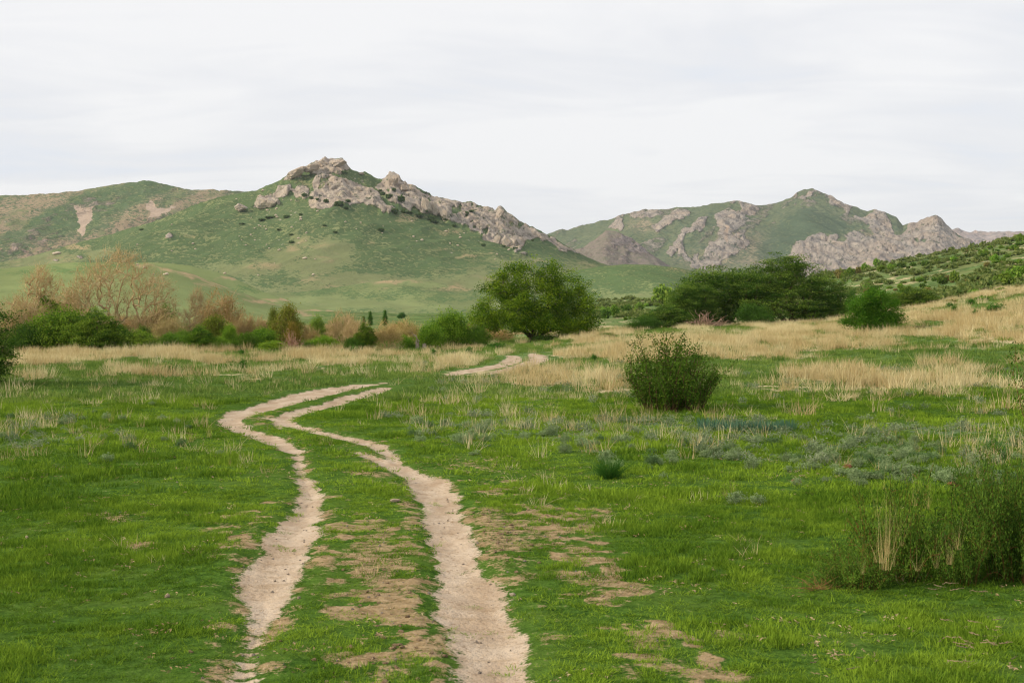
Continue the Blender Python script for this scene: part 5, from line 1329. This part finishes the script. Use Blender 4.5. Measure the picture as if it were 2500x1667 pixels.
for i, (u, v, w, h, t) in enumerate(SL[7:10] + SL[13:15]):
    rock(u, v, w * .8, h * .8, t, 'pale grey-pink rock slab ' + ('in the main face under the summit' if u < 900 else 'in the ribs below the pointed tooth' if u < 1150 else 'in the right shoulder crags of the mountain'), i + 2, group='rock slabs of the central crags', depthk=.35)
rg = rs(230)
for i in range(70):
    a = rg.random()
    if a < .5: u, v = rg.normal(690, 60), rg.normal(550, 38)
    elif a < .8: u, v = rg.uniform(850, 1250), 0; v = 505 + (u - 850) * .2 + rg.uniform(0, 60)
    else: u, v = rg.uniform(300, 1100), rg.uniform(540, 690)
    s_ = rg.uniform(2.5, 6)
    rock(u, v, s_ * 1.3, s_ * .8, 0, 'small pale stone lying on the green mountain slope', i, RKs, 'pale stones on the mountain slope', 'stone', (1.25, 1.2, 1.15), name='stone')
for (u, v, w, h, lab) in [(406, 669, 14, 6, 'white stone on the lower mountain slope above the bare tree'), (745, 630, 12, 5, 'white boulder in the pale green patch of the slope'), (765, 670, 7, 5, 'small white stone low on the slope'), (140, 618, 20, 7, 'pale rock patch on the left foothill')]:
    rock(u, v, w, h, 0, lab, 1, RKs, None, 'stone', (1.5, 1.45, 1.4), name='stone')
# stones in the meadow and on the track
for i, (u, v, w, h, lab, cc) in enumerate([(1252, 1453, 15, 9, 'white stone at the right edge of the right wheel rut', (1.9, 1.85, 1.75)), (410, 1453, 14, 10, 'pale stone on the lawn left of the left rut', (1.5, 1.35, 1.15)), (66, 1312, 12, 9, 'pale stone near the left edge of the lawn', (1.4, 1.25, 1.1)), (1471, 1461, 9, 7, 'small pale stone on the lawn right of the track', (1.5, 1.4, 1.2)), (729, 1460, 10, 7, 'small stone on the strip between the ruts', (1.3, 1.15, 1.0)), (2425, 1573, 20, 12, 'pale stone among twigs in the lower right', (1.2, 1.0, .9)), (855, 1583, 18, 10, 'clod of pale earth between the ruts at the bottom', (1.1, .85, .65)), (965, 1225, 30, 6, 'flat pale stone on the grass strip between the ruts', (1.4, 1.3, 1.1)), (1858, 1016, 10, 6, 'pale stone beyond the sword-leaved patch', (1.5, 1.4, 1.2))]):
    x_, y_ = ground_hit(u, v + h / 2)
    o = link('stone', RKs[i % 4]); s_ = w / F * y_ / 2
    o.location = (x_, y_, float(gz(x_, y_)[0]) + s_ * .35); o.scale = (s_, s_ * .8, h / F * y_ / 1.6); o.rotation_euler = (0, 0, i); o.color = (*cc, 1)
    tag(o, lab, 'stone')
clm = rs(240)
for i in range(150):                                    # crumbled clods beside the right rut
    k_ = clm.random()
    if k_ < .45: u, v = clm.normal(1225, 50), clm.normal(1310, 42)
    elif k_ < .6: u, v = clm.normal(1330, 60), clm.normal(1310, 35)
    elif k_ < .8: u, v = clm.normal(930, 45), clm.normal(1380, 90)
    else: u, v = clm.normal(900, 120), clm.normal(1600, 40)
    x_, y_ = ground_hit(u, v)
    if rut_sd(np.array([x_]), np.array([y_]))[0] < .02: continue
    o = link('clod', RKs[i % 4]); s_ = clm.uniform(.006, .018)
    o.location = (x_, y_, float(gz(x_, y_)[0]) + s_ * .3); o.scale = (s_ * 1.3, s_, s_ * .75); o.rotation_euler = (0, 0, clm.uniform(0, 6)); o.color = (.95, .80, .60, 1)
    tag(o, 'small brown clod of crumbled earth ' + ('in the churned soil right of the right rut' if u > 1100 and v < 1500 else 'on the strip between the ruts' if v < 1500 else 'near the bottom edge between the ruts'), 'clod', 'crumbled earth clods beside the ruts')
# stumps
M_STUMP = bark_mat('weathered_wood', (0.22, 0.17, 0.125), (0.42, 0.345, 0.27), 9)
def stump(seed, h, r, spike):
    rg = rs(seed); n_ = 12; rings = 7; V = []; 
    for k_ in range(rings):
        t = k_ / (rings - 1)
        for i in range(n_):
            a = i / n_ * 2 * math.pi; rr = r * (1.25 - .45 * t + .25 * (t == 0)) * (1 + rg.normal(0, .09) + .12 * math.sin(3 * a))
            V.append((rr * math.cos(a), rr * math.sin(a), h * t + (rg.uniform(-.12, .12) * h if t == 1 else 0) + (spike * max(0, math.cos(a - 2.6)) if t > .8 else 0)))
    V.append((0, 0, h * .8))
    Q = [(k_ * n_ + i, k_ * n_ + (i + 1) % n_, (k_ + 1) * n_ + (i + 1) % n_, (k_ + 1) * n_ + i) for k_ in range(rings - 1) for i in range(n_)]
    Q = np.array(Q); base = (rings - 1) * n_
    fl = np.concatenate([Q.ravel(), np.array([(base + i, base + (i + 1) % n_, rings * n_) for i in range(n_)]).ravel()])
    me = mesh_np('stump', np.array(V), fl, np.array([4] * len(Q) + [3] * n_)); me.materials.append(M_STUMP)
    return dict(parts=[('stump', me)], size=ext(np.array(V)))
put_px(stump(301, .9, .22, .3), 'stump', 'pale grey split tree stump, taller of two beside the round bush', 'tree stump', 1019, 829, 13, 79)
put_px(stump(302, .6, .3, .05), 'stump', 'short brown root stump, right of the taller grey one', 'tree stump', 1036, 837, 17, 79)
snag = Skel(); snag.line([(0, 0, 0), (-.25, 0, .35), (-.45, 0, .5)], -1, 3, .02, rs(303)); V1, Q1 = snag.tubes(np.linspace(.04, .01, len(snag.P)), 5)
sm = quads_mesh('snag', V1, Q1); sm.materials.append(M_STUMP)
o = link('broken_branch', sm); q = at_depth(1019, 829, 79); o.location = (q[0] + .1, 79, q[2] - .1); tag(o, 'broken pale branch sticking up from the taller stump', 'branch')
# dung patches by the briar
M_DUNG, g = newmat('brown_dung'); co = g.n('ShaderNodeTexCoord').outputs['Object']
g.out(g.bsdf(g.mix(g.step(g.noise(co, 4, 3), .5, .2), (0.10, 0.045, 0.02), (0.20, 0.10, 0.05)), .9, None, .1))
dm = rock_mesh(250, 2); dm.materials.clear(); dm.materials.append(M_DUNG)
for i, (u, v, w, h, lab) in enumerate([(2325, 1185, 26, 9, 'dark brown dung pat on the grass, leftmost of three by the right edge'), (2360, 1183, 16, 7, 'small brown dung pat, middle of three'), (2392, 1187, 18, 9, 'brown dung pat beside the dark briar, right of three'), (2070, 1142, 24, 5, 'reddish brown dung streak in the sage strip'), (1945, 1178, 26, 5, 'reddish brown dung streak at the edge of the sage strip')]):
    x_, y_ = ground_hit(u, v); o = link('dung', dm); s_ = w / F * y_ / 2
    o.location = (x_, y_, float(gz(x_, y_)[0]) + .02); o.scale = (s_, s_ * .9, .035); o.rotation_euler = (0, 0, i); tag(o, lab, 'dung')
# loose twigs lying lower right
M_LT = bark_mat('fallen_twig', (0.24, 0.16, 0.10), (0.42, 0.31, 0.20), 30)
rg = rs(260); TW = []
for s_ in range(4):
    sk = Skel(); L = .35; pts = [(-L / 2 + L * t, rg.normal(0, .02), .012 + abs(rg.normal(0, .008))) for t in np.linspace(0, 1, 5)]
    ids = sk.line(pts, -1, 2, .004, rg); sk.add(np.array(sk.P[ids[4]]) + np.array([.06, .05, .01]), ids[4])
    V1, Q1 = sk.tubes(sk.radii(.0025, 2.3, .005), 5); me = quads_mesh('fallen_twig', V1, Q1); me.materials.append(M_LT); TW.append(me)
for i in range(46):
    if i < 24: u, v = rg.normal(2400, 60), rg.normal(1585, 28)
    elif i < 36: u, v = rg.uniform(2280, 2440), rg.uniform(1400, 1470)
    else: u, v = rg.uniform(1990, 2150), rg.uniform(1580, 1660)
    x_, y_ = ground_hit(u, v); o = link('fallen_twig', TW[i % 4]); o.location = (x_, y_, float(gz(x_, y_)[0]) + .035)
    s_ = rg.uniform(.12, .42); o.scale = (s_, s_ * .8, .6); o.rotation_euler = (rg.normal(0, .1), rg.normal(0, .12), rg.normal(0, .9)); tag(o, 'thin fallen twig on the lawn ' + ('in the lower right corner' if i < 24 else 'in front of the corner briar' if i < 36 else 'below and left of the corner twigs'), 'twig', 'fallen twigs on the lawn')

# ------------------------------------------------------------------ grass, as geometry-node scatters of tufts
def grass_mat(name, a, b, trans=.26):
    m, g = newmat(name)
    t = g.attr('tint').outputs['Fac']; it = g.attr('itint', True).outputs['Fac']
    ft = g.math('ADD', g.math('MULTIPLY', t, .5), g.math('MULTIPLY', it, .5))
    c = g.mix(ft, a, b)
    bs = g.bsdf(c, .8, None, .0)
    tr = g.n('ShaderNodeBsdfTranslucent'); g.put(tr.inputs[0], c)
    mx = g.n('ShaderNodeMixShader'); mx.inputs[0].default_value = trans
    g.nt.links.new(bs, mx.inputs[1]); g.nt.links.new(tr.outputs[0], mx.inputs[2]); g.out(mx.outputs[0])
    return m
MG = grass_mat('meadow_grass', (0.042, 0.112, 0.010), (0.275, 0.400, 0.036))
MGF = grass_mat('meadow_grass_far', (0.072, 0.150, 0.024), (0.245, 0.325, 0.070))
MD = grass_mat('dry_grass', (0.40, 0.285, 0.115), (0.76, 0.68, 0.41), .3)
MS_ = grass_mat('sage_ground_leaves', (0.14, 0.195, 0.10), (0.33, 0.38, 0.22), .2)

def scatter(name, label, pts, protos, rot, scale, vi, tint):
    coll = bpy.data.collections.new(name + '_tufts')
    for i, me in enumerate(protos):
        coll.objects.link(bpy.data.objects.new('tuft_%02d' % i, me))
    me = bpy.data.meshes.new(name); me.vertices.add(len(pts)); me.vertices.foreach_set('co', np.ascontiguousarray(pts, dtype=np.float32).ravel())
    for nm, arr, ty, pr in (('irot', rot, 'FLOAT_VECTOR', 'vector'), ('isc', scale, 'FLOAT_VECTOR', 'vector'), ('vi', vi, 'INT', 'value'), ('itint', tint, 'FLOAT', 'value')):
        a = me.attributes.new(nm, ty, 'POINT')
        a.data.foreach_set(pr, np.ascontiguousarray(arr, dtype=np.int32 if ty == 'INT' else np.float32).ravel())
    ob = link(name, me); tag(ob, label, 'grass' if 'grass' in name else 'ground cover', None, 'stuff')
    ng = bpy.data.node_groups.new(name, 'GeometryNodeTree')
    ng.interface.new_socket('Geometry', in_out='INPUT', socket_type='NodeSocketGeometry')
    ng.interface.new_socket('Geometry', in_out='OUTPUT', socket_type='NodeSocketGeometry')
    N = ng.nodes; Lk = ng.links
    gi, go = N.new('NodeGroupInput'), N.new('NodeGroupOutput')
    ci = N.new('GeometryNodeCollectionInfo'); ci.inputs[0].default_value = coll; ci.inputs[1].default_value = True; ci.inputs[2].default_value = True
    ip_ = N.new('GeometryNodeInstanceOnPoints'); ip_.inputs['Pick Instance'].default_value = True
    def na_(nm, ty):
        n_ = N.new('GeometryNodeInputNamedAttribute'); n_.data_type = ty; n_.inputs[0].default_value = nm
        return n_.outputs[0]
    Lk.new(gi.outputs[0], ip_.inputs['Points']); Lk.new(ci.outputs[0], ip_.inputs['Instance'])
    Lk.new(na_('vi', 'INT'), ip_.inputs['Instance Index'])
    Lk.new(na_('irot', 'FLOAT_VECTOR'), ip_.inputs['Rotation']); Lk.new(na_('isc', 'FLOAT_VECTOR'), ip_.inputs['Scale'])
    Lk.new(ip_.outputs[0], go.inputs[0])
    md = ob.modifiers.new('tufts', 'NODES'); md.node_group = ng
    return ob

def tm(seed, mat, *a, **k):
    V, Q, t_ = blades(rs(seed), *a, **k); me = leafmesh('tuft', V, Q, t_); me.materials.append(mat); return me
NEAR = [tm(400 + i, MG, 46, .085, .038, .0050, .65, seg=2, hv=.55) for i in range(5)]
MID = [tm(410 + i, MG, 60, .17, .052, .0095, .65, seg=2, hv=.6) for i in range(5)]
FARG = [tm(420 + i, MGF, 60, .34, .085, .018, .7, seg=2, hv=.6) for i in range(4)]
DRYT = [tm(430 + i, MD, 44, .26, .34, .011, .38, seg=3, hv=.5) for i in range(5)]
THIN = [tm(440 + i, MD, 16, .12, .24, .0065, .40, seg=3, hv=.6) for i in range(4)]

def polar_pts(rg, n, r0, r1, amax=22.5):
    a = np.radians(rg.uniform(-amax, amax, n)); r = np.sqrt(rg.uniform(r0 * r0, r1 * r1, n))
    return r * np.sin(a), r * np.cos(a)
def grass_set(name, label, protos, dens, r0, r1, seed, keep, hk=None, tilt=.12, amax=22.5, tintf=None):
    rg = rs(seed); area = math.radians(2 * amax) / 2 * (r1 * r1 - r0 * r0)
    x, y = polar_pts(rg, int(dens * area), r0, r1, amax)
    m = ground_masks(x, y); z = ground_surface(x, y, m)
    k_ = keep(m, x, y); sel = rg.random(len(x)) < k_
    x, y, z = x[sel], y[sel], z[sel]; m = {q: v[sel] for q, v in m.items()}
    n_ = len(x)
    rot = np.stack([rg.normal(0, tilt, n_), rg.normal(0, tilt, n_), rg.uniform(0, 6.283, n_)], -1)
    s = rg.uniform(.75, 1.3, n_); h = s * rg.uniform(.7, 1.25, n_) * (hk(m, x, y) if hk else 1)
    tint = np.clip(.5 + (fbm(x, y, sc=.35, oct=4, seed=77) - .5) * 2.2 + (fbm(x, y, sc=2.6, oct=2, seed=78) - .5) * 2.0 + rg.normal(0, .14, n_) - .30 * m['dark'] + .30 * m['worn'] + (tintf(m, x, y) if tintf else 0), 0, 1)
    return x, y, z, rot, np.stack([s, s, h], -1), rg.integers(0, len(protos), n_), tint
def gm_d(x, y): return ground_masks(x, y)['dirt']
def kg(m, x, y):
    d = fbm(x, y, sc=1.6, oct=3, seed=91)
    k_ = (1 - np.clip(m['dirt'] * 1.3, 0, 1)) * (1 - .72 * m['soil']) * (1 - .35 * m['worn']) * np.clip(.70 + (d - .35) * 2.2, .55, 1)
    edge = sstep(m['sd'] - .35 * sstep(m['R'], 28, 45), -.12, .28)
    return np.maximum(k_ * np.maximum(edge, .25 * (m['dirt'] < .5)), .05 * sstep(fbm(x, y, sc=3, oct=2, seed=98), .55, .7) * (m['R'] < 30))
def hg(m, x, y):
    return (.45 + 1.15 * sstep(fbm(x, y, sc=1.3, oct=3, seed=92), .35, .7)) * (.5 + .5 * sstep(m['sd'], 0, .6)) * (1 - .4 * m['soil']) * .85
for nm, lab, pr, de, a0, a1, sd_ in [('grass', 'short green lawn grass in the foreground on both sides of the ruts', NEAR, 150, 6.0, 17, 501), ('grass', 'short green meadow grass in the middle distance', MID, 30, 16, 36, 502)]:
    x, y, z, rot, s3, vi, ti = grass_set(nm, lab, pr, de, a0, a1, sd_, kg, hg)
    scatter(nm, lab, np.stack([x, y, z - .004], -1), pr, rot, s3, vi, ti)
def kf(m, x, y): return kg(m, x, y) * (1 - .65 * m['dry'])
x, y, z, rot, s3, vi, ti = grass_set('grass', '', FARG, 7.5, 34, 112, 503, kf, hg)
scatter('grass', 'green grass mixed into the far meadow up to the thicket', np.stack([x, y, z - .01], -1), FARG, rot, s3, vi, ti)
def kd(m, x, y): return sstep(m['dry'] + (fbm(x, y * .6, sc=.9, oct=3, seed=93) - .5) * 1.8, .25, 1.15) * sstep(m['sd'], .3, .8)
x, y, z, rot, s3, vi, ti = grass_set('dry_grass', '', DRYT, 5.2, 25, 125, 504, kd, lambda m, x, y: .55 + .65 * fbm(x, y, sc=.3, oct=2, seed=94))
scatter('dry_grass', 'pale straw-coloured tall dry grass covering the far edge of the meadow', np.stack([x, y, z - .01], -1), DRYT, rot, s3, vi, ti)
def kt(m, x, y): return np.clip(.06 * box(m['u'], m['v'], -300, 2700, 890, 1120, 60, 30) + .85 * m['sage'] * sstep(fbm(x, y, sc=.55, oct=3, seed=95), .45, .65), 0, 1) * (m['sd'] > .35)
x, y, z, rot, s3, vi, ti = grass_set('dry_grass', '', THIN, 10.0, 16, 45, 505, kt, lambda m, x, y: .6 + .7 * fbm(x, y, sc=.8, oct=2, seed=96))
scatter('dry_grass', 'scattered thin straw stalks rising from the sage strip', np.stack([x, y, z - .01], -1), THIN, rot, s3, vi, ti)
# low scrub cover that knits the right hillside together
M_SCR = leaf_mat('hillside_scrub_leaves', (0.085, 0.135, 0.035), (0.24, 0.27, 0.09), .3)
SCR = []
for i in range(4):
    rg_ = rs(480 + i); C = lobe_points(rg_, [(0, 0, .16, .45, .45, .16, 1), (.3, .1, .14, .3, .3, .14, .5)], 26, .4)
    V, Q, t_ = leaves(rg_, C, .30, .08, 4, .7, .5); V[:, 2] = np.maximum(V[:, 2], 0)
    me = leafmesh('tuft', V, Q, t_); me.materials.append(M_SCR); SCR.append(me)
def kh(m, x, y):
    n = fbm(x, y, sc=.035, oct=4, seed=112)
    return sstep(m['u'], 1400, 1480) * sstep(n, .44, .58) * (.35 + .65 * sstep(fbm(x, y, sc=.2, oct=2, seed=113), .4, .6))
rg = rs(509); aa = np.radians(rg.uniform(1, 22, 9000)); rr = np.exp(rg.uniform(math.log(128), math.log(600), 9000))
x, y = rr * np.sin(aa), rr * np.cos(aa); m = ground_masks(x, y); sel = rg.random(len(x)) < .5 * kh(m, x, y); x, y = x[sel], y[sel]; n_ = len(x)
sz = rg.uniform(.8, 2.0, n_) * (.6 + .0022 * np.hypot(x, y))
scatter('scrub_cover', 'low green scrub covering the right hillside in drifts', np.stack([x, y, m['z'][sel]], -1), SCR, np.stack([0 * x, 0 * x, rg.uniform(0, 6.28, n_)], -1), np.stack([sz, sz, sz * rg.uniform(.7, 1.3, n_)], -1), rg.integers(0, 4, n_), rg.random(n_))
# scraps of dead grass and leaf litter on the lawn
M_LIT = grass_mat('dead_litter', (0.26, 0.165, 0.08), (0.56, 0.44, 0.27), .1)
LIT = []
for i in range(4):
    rg_ = rs(470 + i); V, Q, t_ = leaves(rg_, np.array([[0, 0, .012]]), .026, .022, 6, .15, 1.2, aspect=.30); V[:, 2] = np.abs(V[:, 2])
    me = leafmesh('tuft', V, Q, t_); me.materials.append(M_LIT); LIT.append(me)
def kl(m, x, y): return np.clip(.10 + .9 * sstep(fbm(x, y, sc=1.0, oct=3, seed=99), .48, .68) + .5 * m['soil'], 0, 1) * (1 - .7 * m['dirt'])
x, y, z, rot, s3, vi, ti = grass_set('litter', '', LIT, 14, 6, 26, 507, kl)
scatter('litter', 'scraps of dead grass and litter strewn through the short grass', np.stack([x, y, z + .018 * (1 - gm_d(x, y))], -1), LIT, rot, s3, vi, ti)
x, y, z, rot, s3, vi, ti = grass_set('dry_grass', '', THIN, 1.6, 7, 40, 508, lambda m, x, y: .6 * sstep(fbm(x, y, sc=.5, oct=3, seed=100), .5, .7) * (m['sd'] > .3), lambda m, x, y: .35 + .5 * fbm(x, y, sc=.8, oct=2, seed=96))
scatter('dry_grass', 'stray thin yellowed stems scattered through the green lawn', np.stack([x, y, z - .01], -1), THIN, rot, s3 * np.array([.8, .8, .7]), vi, ti)
def kp(m, x, y): return np.clip(m['dirt'] * .6 + m['soil'] * .9 + .03, 0, 1)
x, y, z, rot, s3, vi, ti = grass_set('pebbles', '', RKs, 16, 6, 30, 510, kp)
s3 = s3 * np.random.default_rng(5).uniform(.003, .012, len(x))[:, None]
scatter('gravel', 'small pebbles and crumbs of earth in and beside the ruts', np.stack([x, y, z + .002], -1), RKs, rot, s3, vi, ti)
SGM = []
for i in range(3):
    rg_ = rs(450 + i); C = lobe_points(rg_, [(0, 0, .04, .10, .10, .04, 1)], 26, .3)
    V, Q, t_ = leaves(rg_, C, .040, .022, 5, 1, .6, aspect=.28); V[:, 2] = np.maximum(V[:, 2], .003)
    me = leafmesh('tuft', V, Q, t_); me.materials.append(MS_); SGM.append(me)
def ks(m, x, y): return .9 * m['sage'] * sstep(fbm(x, y, sc=1.6, oct=3, seed=97), .45, .62) * (m['sd'] > .3)
x, y, z, rot, s3, vi, ti = grass_set('sage_cover', '', SGM, 7.0, 15, 60, 506, ks)
scatter('sage_cover', 'fine grey-green sage sprigs spread through the meadow strip', np.stack([x, y, z], -1), SGM, rot, s3 * 1.3, vi, ti)

# ------------------------------------------------------------------ the air: thin even haze in one closed box
zmin = min(min(v.co.z for v in ground.data.vertices), -12.0)
for o in MTS: zmin = min(zmin, min((v.co.z for v in o.data.vertices)))
zmax = max(max(v.co.z for v in o.data.vertices) for o in MTS)
XB = 9700.0
hv = [(sx * XB, sy * XB, z) for z in (zmin - 1.0, zmax + 6.0) for sx, sy in ((-1, -1), (1, -1), (1, 1), (-1, 1))]
hm = bpy.data.meshes.new('haze'); hm.from_pydata(hv, [], [(3, 2, 1, 0), (4, 5, 6, 7), (0, 1, 5, 4), (1, 2, 6, 5), (2, 3, 7, 6), (3, 0, 4, 7)])
M_HZ = bpy.data.materials.new('haze'); M_HZ.use_nodes = True; nt = M_HZ.node_tree; nt.nodes.clear()
pv = nt.nodes.new('ShaderNodeVolumePrincipled'); pv.inputs['Color'].default_value = (0.86, 0.93, 1.0, 1); pv.inputs['Density'].default_value = 0.00005; pv.inputs['Anisotropy'].default_value = 0.2
mo = nt.nodes.new('ShaderNodeOutputMaterial'); nt.links.new(pv.outputs[0], mo.inputs['Volume'])
tag(link('haze', hm, M_HZ), 'thin even haze that pales the distant mountains', None, None, 'stuff')
print('TRIS', sum(len(m.loops) - 2 * len(m.polygons) for m in bpy.data.meshes if m.users))
